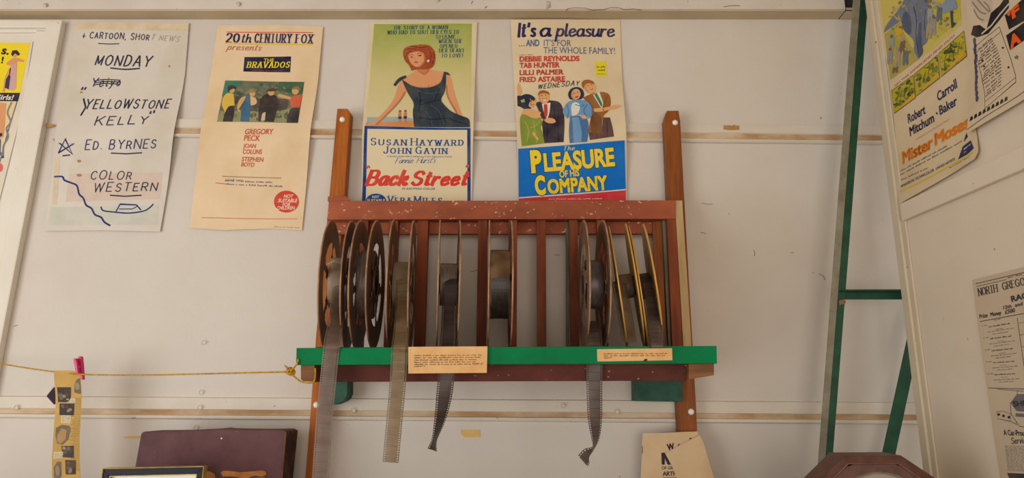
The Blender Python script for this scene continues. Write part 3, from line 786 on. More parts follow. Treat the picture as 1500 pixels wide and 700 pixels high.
# 2 tan poster, photograph of four men
p2 = M('paper_tan', (232, 207, 172), (224, 197, 159), scale=6, rough=0.85, spec=0.1, bump=0.35, bump_scale=22, stain=(214, 182, 136), stain_scale=5, stain_at=(0.5, 0.8))
s = poster(2)
navy = ink((38, 36, 78), .12, (228, 198, 154)); red2 = ink((204, 84, 60), .2, (228, 198, 154)); yel = ink((240, 214, 40), .05)
s.line([(333, 48), (459, 49.5)], 1.2, red2); s.line([(331, 64.5), (458, 67)], 2.0, ink((226, 190, 70), .1))
s.strokes('20', (332.5, 62.5), (350, 63), 12.5, navy, .26, style='serif', gap=3); s.strokes('th', (354, 63), (367, 63.3), 12.5, navy, .15, style='brush', shear=.1)
s.strokes('CENTURY', (374, 63.2), (427, 64.3), 12.5, navy, .2, style='serif', gap=5); s.strokes('FOX', (434.5, 64.5), (458, 65), 12.5, navy, .2, style='serif', gap=4.6)
s.strokes('presents', (334, 74), (382, 75), 8.5, ink((190, 110, 80), .3), .15, style='brush', shear=.3)
s.poly([(359, 84.5), (427.5, 84), (426, 107), (357.5, 106)], ink((30, 30, 62), .05))
s.text('THE', (387, 91.5), (402, 91.5), 5, yel, 3, .01)
s.strokes('BRAVADOS', (363, 100), (424, 100), 8, yel, .24, style='serif', shear=.15)
s.micro((370, 104.5), (416, 105), 1.5, ink((150, 70, 60), .2), (5, 6, 4, 7, 5))
z5 = zc(310, 100, 7.0)
s.poly(z5((150, 135), (958, 150), (905, 585), (80, 568)), ink((96, 104, 84), .15))
s.poly(z5((150, 135), (330, 138), (200, 260), (120, 300)), ink((50, 116, 96), .1), 2)
s.poly(z5((700, 145), (958, 150), (935, 290), (800, 280), (690, 200)), ink((54, 92, 66), .1), 2)
s.poly(z5((250, 300), (800, 330), (790, 450), (420, 460), (260, 400)), ink((72, 66, 62), .15), 2)
s.poly(z5((85, 540), (110, 455), (700, 455), (820, 420), (795, 582), (80, 568)), ink((138, 140, 98), .15), 2)
s.dabs(z5((150, 135), (958, 150), (905, 585), (80, 568)), [ink(c, .2) for c in ((84, 96, 76), (112, 116, 92), (66, 84, 70), (126, 118, 96), (92, 84, 76))], 130, 8, 2, 3)
fy = ink((214, 178, 76), .1); fs = ink((206, 160, 104), .15); fb = ink((50, 96, 134), .1); fk = ink((58, 50, 50), .1); fr = ink((200, 86, 54), .1)
s.soft(z5((130, 310), (175, 262), (240, 275), (255, 400), (190, 410), (185, 450), (225, 510), (175, 505), (140, 430), (118, 390)), fy, 3)
s.soft(z5((190, 405), (250, 400), (255, 480), (240, 570), (140, 568), (150, 500)), fk, 4)
s.poly(z5(*ell(222, 235, 28, 34)), fs, 4); s.soft(z5((172, 235), (180, 195), (215, 183), (258, 195), (262, 225), (225, 222), (185, 255)), fk, 5)
s.soft(z5((285, 370), (320, 310), (370, 300), (350, 350), (300, 440), (320, 460), (300, 470), (280, 430)), fs, 4)
s.soft(z5((370, 300), (410, 295), (420, 400), (410, 570), (320, 568), (330, 400)), fb, 3)
s.soft(z5((410, 300), (470, 320), (485, 370), (460, 395), (420, 400)), ink((224, 176, 126), .1), 4)
s.poly(z5(*ell(432, 272, 30, 34)), fs, 4); s.soft(z5((392, 270), (395, 240), (425, 225), (462, 245), (470, 268), (420, 262)), ink((150, 130, 80), .1), 5)
s.soft(z5((520, 310), (570, 272), (640, 275), (690, 310), (700, 400), (660, 575), (560, 570), (545, 470), (530, 570), (505, 568), (500, 450)), fk, 3)
s.poly(z5(*ell(622, 258, 34, 36)), fs, 4); s.soft(z5((570, 252), (590, 225), (640, 215), (690, 232), (660, 248), (600, 250)), ink((88, 62, 50), .1), 5)
s.soft(z5((540, 480), (575, 470), (570, 560), (530, 560)), ink((196, 186, 150), .1), 4)
s.soft(z5((690, 280), (720, 275), (830, 310), (825, 335), (740, 320), (690, 300)), fs, 4)
s.soft(z5((820, 310), (870, 290), (940, 280), (920, 420), (830, 420), (812, 360)), fr, 4)
s.soft(z5((830, 420), (915, 420), (905, 575), (790, 580), (800, 500)), fk, 4)
s.poly(z5(*ell(868, 245, 36, 38)), fs, 5); s.soft(z5((825, 225), (850, 195), (910, 195), (930, 240), (900, 240), (880, 225)), ink((128, 104, 70), .1), 6)
for t, x0, y0, x1, y1, h in (('GREGORY', 362, 200, 403, 200, 8), ('PECK', 360.5, 209, 384, 209.5, 8), ('JOAN', 359, 219, 377.5, 219.5, 6), ('COLLINS', 358, 227.5, 386, 228, 6.5), ('STEPHEN', 356, 238, 387.5, 239, 6.5), ('BOYD', 355, 245, 374, 246, 6)):
    s.text(t, (x0, y0), (x1, y1), h, red2, 3, .02, .1)
s.line([(328, 259.5), (413, 262)], 1.4, ink((170, 140, 96), .1))
s.micro((331, 266.5), (358, 267.5), 5, ink((96, 88, 110), .2), (6, 5)); s.micro((360, 268), (400, 269), 3, ink((96, 88, 110), .2), (8, 7, 6))
s.micro((332, 271.5), (415, 275), 3, ink((96, 88, 110), .2), (6, 1, 4, 1, 5, 7, 3, 6)); s.line([(318, 269), (332, 270.5)], 1, red2)
s.poly(ell(420.5, 296, 18.5, 16), ink((206, 70, 54), .1), 2)
wh = ink((238, 222, 198), .02)
for t, x0, x1, y, h in (('NOT', 416.5, 430, 290.5, 5), ('SUITABLE', 408, 436, 297, 5.4), ('FOR', 414.5, 426, 302.5, 5), ('CHILDREN', 406, 432, 307.5, 5)): s.text(t, (x0, y), (x1, y), h, wh, 3, .015, .15)
s.line([(297, 319.5), (365, 321), (436, 321)], 1.1, ink((206, 130, 90), .2))
s.micro((402, 333), (440, 334.5), 1.6, ink((150, 120, 90), .3), (5, 2, 3, 8, 6))
o = s.build('film_poster', [(320, 38), (400, 37.5), (474, 40), (467, 120), (458, 190), (452, 250), (443, 338), (400, 335), (330, 338), (278, 334), (292, 240), (304, 150)], p2)
tag(o, 'tan poster with a small picture of four men and a red round stamp', 'poster', 'posters in the room')

# 3 poster of a red-haired woman
p3 = M('paper_cream', (224, 208, 172), (214, 196, 158), scale=6, rough=0.85, spec=0.1, stain=(206, 186, 150), stain_scale=6, stain_at=(0.55, 0.85))
s = poster(3)
z3 = zc(530, 30, 4.117)
for i in range(36):
    t0, t1 = i / 36, (i + 1) / 36
    ca = (152, 166, 76); cb = (204, 192, 132); cc = (216, 204, 166)
    tt = (t0 + t1) / 2
    c = tuple(int(a + (b_ - a) * tt * 2) if tt < .5 else int(b_ + (d - b_) * (tt * 2 - 1)) for a, b_, d in zip(ca, cb, cc))
    f = lambda t: ((76 - 46 * t, 25 + 625 * t), (665 - 10 * t, 25 + 625 * t))
    (a0, a1), (b0, b1) = f(t0), f(t1)
    s.poly(z3(a0, a1, b1, b0), ink(c, .12, (222, 204, 160)))
s.poly(z3((42, 598), (240, 594), (300, 600), (330, 620), (40, 632)), ink((150, 168, 176), .25), 2)
s.poly(z3((35, 632), (330, 618), (330, 655), (30, 655)), ink((208, 134, 74), .15), 2)
skin = ink((216, 152, 106), .06, (222, 180, 140)); skin2 = ink((196, 124, 82), .06); hair = ink((160, 72, 40), .1); dress = ink((44, 54, 66), .08); dress2 = ink((58, 76, 84), .05)
for x, y in ((236, 600), (268, 598)):
    s.poly(z3(*ell(x, y - 40, 8, 9)), hair, 3); s.soft(z3((x - 10, y - 30), (x + 10, y - 30), (x + 8, y), (x + 10, y + 36), (x - 2, y + 36), (x - 10, y)), skin2, 3)
    s.soft(z3((x - 10, y - 8), (x + 10, y - 8), (x + 9, y + 8), (x - 9, y + 8)), dress, 4)
s.soft(z3((235, 365), (270, 362), (276, 440), (240, 492), (135, 600), (98, 648), (60, 652), (28, 648), (62, 632), (100, 612), (196, 496), (214, 420)), skin, 3)
s.soft(z3((500, 318), (538, 338), (562, 450), (602, 568), (626, 620), (656, 652), (640, 656), (618, 652), (608, 662), (592, 604), (545, 532), (503, 440)), skin, 3)
s.soft(z3((240, 366), (300, 325), (336, 300), (402, 298), (450, 308), (500, 316), (532, 336), (500, 395), (400, 422), (300, 402)), skin, 3)
s.soft(z3((330, 262), (404, 255), (412, 302), (372, 332), (332, 312)), skin2, 4)
s.soft(z3((250, 185), (268, 162), (330, 150), (402, 150), (436, 180), (448, 230), (440, 275), (414, 300), (330, 300), (302, 308), (286, 272), (262, 250), (250, 215)), hair, 5)
s.soft(z3((282, 232), (284, 205), (310, 196), (340, 190), (375, 200), (384, 232), (378, 262), (355, 284), (326, 286), (300, 268)), skin, 6)
for q in (((292, 226), (302, 222), (312, 226), (302, 230)), ((338, 218), (352, 212), (366, 216), (352, 222))): s.poly(z3(*q), ink((60, 46, 46), .1), 7)
s.line(z3((290, 216), (302, 210), (314, 214)), .8, hair, 7); s.line(z3((334, 208), (352, 200), (368, 206)), .8, hair, 7)
s.soft(z3((314, 256), (328, 252), (344, 256), (330, 264)), ink((178, 60, 48), .1), 7); s.line(z3((322, 226), (316, 242), (326, 244)), .6, skin2, 7)
s.poly(z3(*ell(402, 250, 7, 7)), ink((232, 224, 206), .1), 7)
for x, y, r in ((290, 176, 18), (330, 166, 22), (380, 168, 20), (420, 200, 18), (426, 250, 18)): s.line(z3(*[(x + r * math.cos(a), y + r * .6 * math.sin(a)) for a in (3.4, 4.2, 5.0, 5.8)]), .9, ink((196, 106, 60), .1), 6, True)
s.soft(z3((244, 362), (262, 372), (302, 400), (352, 414), (420, 412), (480, 385), (496, 320), (510, 326), (510, 380), (504, 440), (476, 486), (500, 520), (542, 562), (600, 588), (654, 606), (656, 660), (322, 656), (310, 560), (322, 510), (276, 440)), dress, 6)
sk_d = ink((184, 112, 74), .06)
for q, wd_ in ((((262, 440), (228, 500), (150, 590), (96, 642)), 2.2), (((512, 400), (522, 470), (566, 552), (606, 634)), 2.2), (((356, 312), (380, 330), (408, 302)), 1.6), (((300, 400), (352, 410), (420, 408), (478, 382)), 1.6), (((378, 214), (380, 250), (352, 282)), 2.0), (((596, 612), (602, 640), (606, 656)), .8), (((612, 612), (620, 640)), .8)): s.line(z3(*q), wd_, sk_d, 5 if wd_ != 2.0 else 7, True)
for q in (((262, 232), (276, 200), (300, 186)), ((436, 190), (438, 230), (426, 268)), ((300, 160), (350, 168), (400, 162)), ((410, 190), (420, 220), (412, 260)), ((270, 178), (300, 172), (330, 182))): s.line(z3(*q), 1.1, ink((118, 48, 28), .08), 6, True)
for q in (((350, 440), (356, 500), (346, 560)), ((470, 420), (450, 470), (440, 500)), ((360, 520), (400, 505), (470, 490)), ((350, 600), (440, 610), (540, 600)), ((520, 600), (580, 625), (640, 640))): s.line(z3(*q), 1.6, ink((28, 34, 44), .06), 7, True)
for q in (((420, 520), (470, 560), (500, 640)), ((390, 560), (420, 600), (430, 650)), ((340, 430), (400, 450), (470, 440))): s.line(z3(*q), 1.5, dress2, 7, True)
s.soft(z3((193, 395), (222, 352), (268, 335), (272, 350), (230, 372), (206, 404)), dress, 7); s.soft(z3((492, 316), (520, 318), (536, 338), (510, 334)), dress, 7)
s.line(z3((405, 396), (402, 408)), .8, skin2, 7)
tb = ink((26, 74, 104), .12, (190, 190, 130))
for t, x0, x1, y, h in (('THE STORY OF A WOMAN', 577, 656, 44, 5), ('WHO HAD TO SHUT HER EYES TO', 568, 672, 51, 5.2), ('SHAME...', 639, 676, 58, 5.2), ('WHEN SHE', 643, 677, 64.5, 5.2), ('OPENED', 645, 670, 71.5, 5), ('HER HEART', 644, 680, 78, 5.2), ('TO LOVE!', 647, 678, 85.5, 5.2)):
    s.strokes(t, (x0, y), (x1, y), h, tb, .2, style='serif', layer=4)
z4 = zc(530, 185, 6.088)
s.poly(z4((42, 20), (972, 36), (966, 720), (4, 720)), ink((224, 208, 172), .05), 2)
bl = ink((30, 62, 128), .08); bl2 = ink((28, 74, 140), .06)
s.poly(z4((40, 20), (974, 38), (974, 54), (40, 46)), bl, 3)
s.poly(z4((40, 20), (66, 20), (36, 740), (2, 740)), bl, 3); s.poly(z4((945, 40), (974, 40), (970, 740), (942, 740)), bl, 3)
s.strokes('Susan', z4((96, 186))[0], z4((404, 187))[0], 9.6, bl2, .24, style='serif'); s.strokes('Hayward', z4((450, 187))[0], z4((908, 188))[0], 9.6, bl2, .24, style='serif')
s.strokes('John', z4((208, 258))[0], z4((444, 258))[0], 9.4, bl2, .24, style='serif'); s.strokes('Gavin', z4((490, 258))[0], z4((762, 258))[0], 9.4, bl2, .24, style='serif')
s.text('A ROSS HUNTER-CARROLLTON PRODUCTION', z4((232, 290))[0], z4((806, 290))[0], 2.0, bl2, 3, .01)
s.strokes("Fannie Hurst's", z4((305, 342))[0], z4((655, 336))[0], 7.5, bl2, .1, style='brush', shear=.5, gap=1.2)
rd = ink((214, 62, 48), .06, (224, 208, 172))
s.strokes('Back', z4((48, 530))[0], z4((395, 530))[0], 20, rd, .27, style='brush', shear=.35, layer=4); s.strokes('Street', z4((448, 530))[0], z4((925, 526))[0], 19, rd, .27, style='brush', shear=.35, layer=4)
s.line(z4((52, 370), (60, 384)), 2.2, rd, 4); s.line(z4((68, 366), (78, 380)), 2.2, rd, 4); s.line(z4((934, 372), (946, 354)), 2.2, rd, 4); s.line(z4((946, 376), (956, 360)), 2.2, rd, 4)
s.text('IN EASTMAN COLOR', z4((362, 572))[0], z4((655, 572))[0], 3.0, bl2, 3, .01, .25)
s.poly(z4(*ell(132, 672, 92, 66)), bl2, 3); s.text('NOT', z4((98, 646))[0], z4((160, 646))[0], 3.6, wh, 4, .02)
s.text('SUITABLE', z4((52, 676))[0], z4((212, 676))[0], 3.6, wh, 4, .02)
s.strokes('Vera', z4((238, 690))[0], z4((440, 690))[0], 9.5, bl2, .24, style='serif'); s.strokes('Miles', z4((474, 690))[0], z4((715, 690))[0], 9.5, bl2, .24, style='serif')
s.micro(z4((240, 625))[0], z4((320, 630))[0], 1.4, bl2, (4, 3))
o = s.build('film_poster', [(543, 33), (620, 32.5), (699, 34), (696, 120), (694, 200), (691, 300), (690, 322), (529, 322), (533, 200), (538, 110)], p3)
tag(o, 'green and cream poster of a red-haired woman in a dark dress', 'poster', 'posters in the room')

# 4 poster of two couples
p4 = M('paper_buff', (226, 208, 174), (216, 196, 160), scale=6, rough=0.85, spec=0.1, stain=(208, 188, 152), stain_scale=6, stain_at=(0.55, 0.85))
s = poster(4)
z6 = zc(745, 30, 4.117); z7 = zc(745, 195, 6.667)
pur = ink((40, 36, 84), .08); sla = ink((66, 88, 140), .12); rd4 = ink((196, 58, 44), .1)
s.strokes("It's", z6((60, 106))[0], z6((158, 104))[0], 19, pur, .19, style='brush', shear=.1, layer=4); s.strokes('a', z6((192, 104))[0], z6((246, 104))[0], 19, pur, .2, style='brush', shear=.1, layer=4)
s.strokes('pleasure', z6((290, 104))[0], z6((632, 100))[0], 18, pur, .17, style='brush', shear=.12, layer=4, gap=1.6)
s.text('AND', z6((105, 162))[0], z6((185, 162))[0], 9.5, sla, 3, .022); s.text("IT'S FOR", z6((212, 162))[0], z6((375, 164))[0], 9.5, sla, 3, -.004)
s.text('THE WHOLE FAMILY!', z6((210, 208))[0], z6((640, 208))[0], 10, sla, 3, -.004); s.text('...', z6((62, 162))[0], z6((96, 162))[0], 9, sla, 3)
s.micro(z6((62, 216))[0], z6((148, 216))[0], 1.4, sla, (9, 7))
for t, x1, y in (('DEBBIE REYNOLDS', 426, 253), ('TAB HUNTER', 308, 291), ('LILLI PALMER', 330, 334), ('FRED ASTAIRE', 340, 376)): s.text(t, z6((66, y))[0], z6((x1, y - 1))[0], 7.4, rd4, 3, .042)
s.poly(z6((518, 255), (585, 255), (590, 345), (522, 346)), ink((226, 210, 40), .08), 2)
dk = ink((70, 70, 40), .1); s.micro(z6((530, 292))[0], z6((582, 290))[0], 3, dk, (3, 6), 3); s.micro(z6((534, 312))[0], z6((580, 310))[0], 3, dk, (6,), 3); s.micro(z6((528, 332))[0], z6((582, 331))[0], 1.4, dk, (9,), 3)
s.strokes('WEDNESDAY', z6((176, 420))[0], z6((420, 400))[0], 7.5, ink((34, 30, 50), .05), .16, jitter=.3, shear=.35, layer=5)
sk = ink((222, 166, 112), .08); skd = ink((196, 136, 88), .08); gr = ink((122, 142, 46), .08); gr2 = ink((156, 172, 70), .05); su = ink((52, 44, 58), .08); blu = ink((104, 152, 196), .08); blu2 = ink((70, 112, 160), .08)
brn = ink((150, 92, 44), .08); brn2 = ink((112, 72, 40), .08); tro = ink((92, 66, 62), .08); hb = ink((40, 48, 70), .08); hr = ink((156, 90, 42), .08)
s.soft(z6((52, 460), (72, 455), (150, 520), (120, 560), (75, 530), (54, 525)), su, 2)
s.soft(z6((54, 440), (50, 400), (62, 378), (74, 400), (82, 440), (74, 460), (58, 460)), sk, 3)
s.soft(z6((85, 545), (130, 540), (196, 560), (212, 600), (200, 640), (185, 610), (90, 610), (72, 600)), sk, 3)
s.soft(z6((68, 610), (75, 580), (96, 575), (150, 606), (192, 596), (205, 640), (190, 655), (206, 700), (216, 752), (80, 770), (72, 690)), gr, 4)
s.poly(z7((240, 5), (262, 30), (292, 72), (286, 92), (262, 70), (232, 30)), sk, 5)
for q in (((100, 620), (120, 680), (110, 740)), ((150, 620), (160, 690), (170, 750)), ((185, 620), (160, 650), (130, 660))): s.line(z6(*q), 1.2, gr2, 5, True)
s.poly(z6(*ell(142, 500, 26, 36, .1)), sk, 4)
s.soft(z6((60, 500), (66, 468), (95, 450), (130, 452), (158, 472), (160, 488), (130, 490), (120, 525), (95, 545), (72, 530)), hb, 5)
s.soft(z6((72, 490), (95, 480), (98, 500), (80, 505)), gr2, 6)
s.soft(z6((160, 505), (200, 492), (262, 490), (312, 502), (332, 560), (336, 640), (330, 745), (212, 752), (205, 680), (196, 590)), su, 3)
s.soft(z6((200, 512), (252, 505), (246, 570), (232, 610), (212, 570)), ink((228, 220, 206), .05), 4)
s.soft(z6((212, 515), (232, 515), (236, 575), (224, 606), (212, 578)), rd4, 5)
s.poly(z6(*ell(212, 470, 33, 42, -.15)), sk, 5); s.soft(z6((176, 462), (180, 436), (210, 426), (242, 440), (246, 458), (222, 446), (196, 448)), hr, 6)
s.soft(z6((206, 484), (228, 480), (222, 494), (210, 494)), ink((240, 232, 220), .02), 6)
s.soft(z6((212, 612), (238, 598), (276, 606), (284, 626), (262, 636), (226, 630)), sk, 6)
s.soft(z6((318, 566), (348, 505), (392, 488), (440, 488), (482, 505), (516, 566), (486, 606), (440, 612), (432, 580), (372, 592), (352, 606)), blu, 4)
s.soft(z6((372, 520), (400, 500), (432, 520), (420, 580), (380, 590)), ink((220, 222, 216), .05), 5)
for q in (((350, 520), (360, 560), (352, 596)), ((470, 520), (450, 560), (470, 596)), ((400, 520), (440, 530), (450, 520))): s.line(z6(*q), 1.2, blu2, 5, True)
s.soft(z6((368, 594), (432, 584), (476, 606), (480, 690), (470, 745), (366, 752), (360, 680)), blu2, 4); s.soft(z6((380, 600), (420, 596), (440, 690), (436, 748), (390, 750)), blu, 5)
s.soft(z6((425, 590), (450, 582), (478, 600), (450, 612)), sk, 5)
s.soft(z6((356, 450), (374, 418), (414, 408), (446, 425), (456, 462), (440, 488), (372, 490), (360, 475)), hb, 5); s.poly(z6(*ell(404, 456, 28, 34, .2)), sk, 6)
s.soft(z6((396, 472), (420, 464), (414, 478), (402, 480)), ink((190, 60, 50), .05), 7)
s.soft(z6((446, 476), (500, 450), (560, 438), (604, 450), (616, 500), (602, 560), (562, 590), (556, 690), (474, 690), (500, 560), (470, 510)), brn, 3)
s.soft(z6((500, 560), (560, 590), (556, 690), (500, 700), (488, 640)), brn2, 4)
s.soft(z6((506, 458), (544, 440), (572, 520), (556, 545)), ink((226, 220, 204), .05), 4); s.soft(z6((514, 456), (530, 450), (566, 522), (556, 536)), ink((34, 120, 84), .05), 5)
s.soft(z6((480, 690), (556, 690), (566, 600), (606, 600), (622, 660), (630, 715), (486, 735)), tro, 3)
s.soft(z6((510, 545), (560, 540), (604, 534), (640, 520), (676, 526), (650, 544), (604, 552), (560, 566), (515, 566)), sk, 6)
s.poly(z6(*ell(486, 408, 36, 46, -.5)), sk, 5); s.soft(z6((438, 404), (440, 376), (470, 364), (510, 376), (516, 394), (480, 386), (456, 398), (452, 424)), hr, 6)
for q in (((270, 520), (280, 600), (276, 700)), ((300, 530), (296, 640), (300, 740)), ((225, 620), (232, 680), (228, 745))): s.line(z6(*q), 1.0, ink((32, 28, 40), .05), 4, True)
for q in (((590, 470), (572, 520), (566, 560)), ((480, 500), (500, 540), (500, 600)), ((530, 590), (520, 640), (524, 690))): s.line(z6(*q), 1.0, brn2, 6, True)
for q in (((585, 620), (590, 670), (590, 710)), ((520, 690), (530, 712), (530, 728))): s.line(z6(*q), 1.0, ink((66, 46, 46), .05), 4, True)
for q in (((138, 516), (146, 519), (152, 515)), ((204, 478), (216, 486), (228, 476)), ((490, 424), (500, 428), (506, 420))): s.line(z6(*q), .7, ink((150, 60, 46), .05), 8, True)
for q in (((130, 480), (136, 500), (132, 520)), ((190, 450), (186, 480), (200, 506)), ((388, 436), (382, 462), (394, 484)), ((462, 396), (462, 420), (480, 446))): s.line(z6(*q), 1.0, skd, 7, True)
for x, y in ((134, 496), (152, 492), (200, 462), (222, 458), (394, 450), (414, 444), (476, 404), (498, 396)): s.poly(z6(*ell(x, y, 4, 2.6)), ink((50, 40, 40), .05), 8)
s.poly(z7((95, 172), (1122, 96), (1140, 556), (100, 634)), ink((16, 108, 196), .1, (110, 150, 190)), 8)
s.poly(z7((100, 634), (1140, 552), (1140, 566), (100, 646)), ink((226, 214, 190), .05), 8)
s.poly(z7((100, 646), (1140, 566), (1140, 760), (98, 760)), ink((204, 52, 62), .12), 8)
yl = ink((240, 208, 44), .04); ydk = ink((26, 52, 84), .05)
s.strokes('The', z7((528, 188))[0], z7((636, 184))[0], 6, ink((230, 210, 120), .05), .14, style='brush', shear=.3, layer=9)
def poster_word(first, rest, x0, xm, x1, y0, y1, h1, h2):
    s.text(first, z7((x0, y0))[0], z7((xm, y0 - (xm - x0) * .072))[0], h1, yl, 9, .06, outline=(ydk, .03))
    s.text(rest, z7((xm + 20, y0 - 8))[0], z7((x1, y1))[0], h2, yl, 9, .04, outline=(ydk, .024))
poster_word('P', 'LEASURE', 222, 330, 1034, 388, 328, 29.5, 25)
s.text('OF HIS', z7((498, 442))[0], z7((690, 425))[0], 9.5, yl, 9, .03, outline=(ydk, .02))
poster_word('C', 'OMPANY', 262, 365, 966, 604, 556, 26, 20.5)
s.micro(z7((388, 655))[0], z7((910, 650))[0], 1.7, wh, (6, 9, 8, 4, 7, 9), 10)
o = s.build('film_poster', [(748, 31), (830, 30), (908, 30), (911, 120), (916, 200), (918, 300), (918, 322), (763, 322), (761, 293), (757, 200), (752, 110)], p4)
tag(o, 'buff poster of two couples above a blue panel with big yellow lettering', 'poster', 'posters in the room')

# ------------------------------------------------------------------ posters on the right-hand partition
def panel_sheet(waves, grid=0.02):
    def uv(px, py): p = at_x(px, py, XP - 0.002); return (-p.y, p.z)
    def surf(u, v, off): return Vector((XP - 0.0015 - off - waves(u, v), -u, v))
    return Sheet(uv, surf, grid)
def corner(px, py):
    p = at_x(px, py, XP - 0.002); return (-p.y, p.z)
ca = corner(1437, 232); cb = corner(1323, 298)
def w5(u, v):
    d = 0.0012 * (1 + math.sin(9 * u + 6 * v))
    d += 0.005 * math.exp(-((u - ca[0]) ** 2 + (v - ca[1]) ** 2) / 0.006)
    d += 0.008 * max(0.0, min(1.0, (cb[1] + 0.05 - v) / 0.05)) if v < cb[1] + 0.05 else 0.0
    return d
p5 = M('paper_panel', (220, 200, 166), (210, 188, 152), scale=6, rough=0.85, spec=0.1, stain=(200, 176, 140), stain_scale=6, stain_at=(0.55, 0.85))
s = panel_sheet(w5)
z8 = zc(1270, 0, 4.374); z9 = zc(1300, 140, 4.375)
s.poly(z8((40, -420), (560, -640), (610, 155), (440, 300), (150, 512), (108, 220)), ink((206, 190, 96), .15), 1)
s.poly(z8((112, 220), (215, 140), (230, 200), (330, 380), (250, 440), (150, 512)), ink((176, 164, 84), .15), 2)
s.poly(z8((180, 190), (212, 150), (225, 175), (226, 215), (190, 230)), ink((212, 172, 50), .1), 3)
s.poly(z8((380, 40), (600, -90), (606, 120), (440, 260), (390, 240)), ink((190, 182, 66), .15), 2)
s.dabs(z8((100, -200), (590, -420), (606, 150), (150, 500)), [ink(c, .2) for c in ((196, 170, 70), (176, 170, 92), (150, 152, 96), (210, 180, 84), (128, 120, 84), (168, 160, 150))], 190, 7, 3, 5, -.5)
el = ink((112, 122, 142), .12); el2 = ink((84, 92, 116), .1); eld = ink((58, 62, 84), .1)
s.soft(z8((108, 210), (118, 165), (205, 60), (260, -40), (380, -60), (400, 60), (390, 150), (398, 262), (352, 300), (366, 335), (330, 378), (300, 330), (306, 262), (262, 222), (215, 135)), el, 3)
s.soft(z8((222, 110), (246, 70), (282, 96), (290, 200), (270, 226), (232, 190)), el2, 4); s.soft(z8((330, 150), (352, 140), (350, 280), (366, 335), (336, 372), (322, 330)), el2, 4)
s.line(z8((300, 40), (320, 120), (316, 220), (330, 330)), 1.2, eld, 5, True); s.line(z8((380, 60), (372, 160), (384, 250)), 1.0, eld, 5, True)
fg = [ink(c, .12) for c in ((142, 146, 150), (168, 152, 120), (92, 104, 128), (150, 160, 158), (126, 96, 70))]
for i, (x, y, h) in enumerate(((150, 400, 90), (200, 420, 110), (250, 410, 100), (160, 300, 70), (230, 330, 80), (430, 220, 120), (400, 240, 110), (470, 130, 100), (410, 130, 90), (185, 460, 40))):
    m = fg[i % 5]
    s.soft(z8((x - 16, y - h * .75), (x + 2, y - h * .85), (x + 18, y - h * .8), (x + 14, y - h * .3), (x + 18, y), (x + 4, y + 8), (x, y - h * .3), (x - 10, y + 12), (x - 20, y + 8)), m, 6)
    s.poly(z8(*ell(x, y - h * .95, 9, 12)), fg[(i + 4) % 5], 6)
s.poly(z8((490, 30), (520, -20), (560, -40), (588, 50), (540, 70), (492, 88)), ink((130, 150, 172), .1), 7); s.poly(z8((540, 75), (556, 68), (558, 140), (580, 150), (548, 182)), eld, 7)
s.text('ON THIS SAFARI AND FIND OUT!', z8((180, 556))[0], z8((562, 234))[0], 3.0, ink((196, 80, 60), .15), 3, .01, .2)
pan = ((1306.5, 133), (1338, 110), (1341.5, 143), (1311, 166)), ((1339.5, 109), (1374, 80.5), (1377, 114), (1342.5, 141)), ((1376, 78), (1413, 45.5), (1417, 82), (1379, 112.5))
gA = ink((188, 172, 40), .08); gB = ink((92, 104, 44), .1); gC = ink((126, 132, 48), .1); gD = ink((214, 166, 44), .08); lnk = ink((60, 60, 40), .1)
for i, q in enumerate(pan):
    s.poly(q, gA, 2); s.line(list(q) + [q[0]], .7, lnk, 5)
    (x0, y0), (x1, y1), (x2, y2), (x3, y3) = q
    def qp(a, b_): return (x0 + (x1 - x0) * a + (x3 - x0) * b_, y0 + (y1 - y0) * a + (y3 - y0) * b_)
    s.dabs(q, [gB, gC, gC, ink((160, 150, 50), .1), ink((70, 84, 46), .1)], 46, 5, 3, 20 + i, -.6)
    s.poly([qp(.3, .9), qp(.95, .72), qp(.97, .97), qp(.05, .97)], gD, 4)
    for k in range(4): s.line([qp(.15 + .18 * k, .7), qp(.22 + .18 * k, .4), qp(.3 + .17 * k, .3)], .8, lnk, 5, True)
nv = ink((38, 42, 92), .1)
for t, a, b_, h in (('Robert', (1331, 180.5), (1356, 166), 14), ('Mitchum', (1334, 199.5), (1369, 178), 14.5), ('Carroll', (1374, 148.5), (1402.5, 128), 15), ('Baker', (1377, 168.5), (1402.5, 153), 14.5)):
    s.text(t, a, b_, h, nv, 3, .022)
s.poly(ell(1372.3, 166, 1.3, 1.6), nv, 3)
og = ink((226, 122, 36), .06); ogd = ink((226, 176, 40), .05)
s.text('A FRANK ROSS PRODUCTION', (1342, 206), (1391, 175.5), 2.4, ink((206, 130, 100), .2), 2, .0)
s.text("Mister", (1323.5, 240), (1367, 216), 18, og, 3, .034, .12, outline=(ogd, .012)); s.text("Moses", (1370, 213), (1421, 185.5), 18, og, 3, .034, .12, outline=(ogd, .012))
s.line([(1323, 222), (1322, 226)], 1.5, og, 3); s.line([(1424, 158), (1422, 163)], 1.5, og, 3)
for a, b_, ws in (((1320, 251.5), (1388, 214.5), (6, 4, 7, 9, 4, 8)), ((1320, 257), (1411, 207), (4, 7, 8, 3, 5, 9, 6)), ((1321, 264.5), (1361, 246.5), (5, 8, 6))): s.micro(a, b_, 2.6, ink((70, 66, 80), .2), ws)
s.text('PANAVISION TECHNICOLOR', (1320.5, 275.5), (1370, 250.5), 4.4, nv, 3, .015); s.text('UNITED ARTISTS', (1372.5, 249), (1401, 234.5), 4.2, nv, 3, .015)
s.micro((1374, 242), (1396, 231), 2.2, nv, (8, 4))
s.line([(1322, 280), (1350, 267), (1429, 223)], 2.4, ink((214, 192, 46), .08), 3)
s.micro((1394, 246.5), (1425, 230), 1.6, nv, (5, 7, 6))
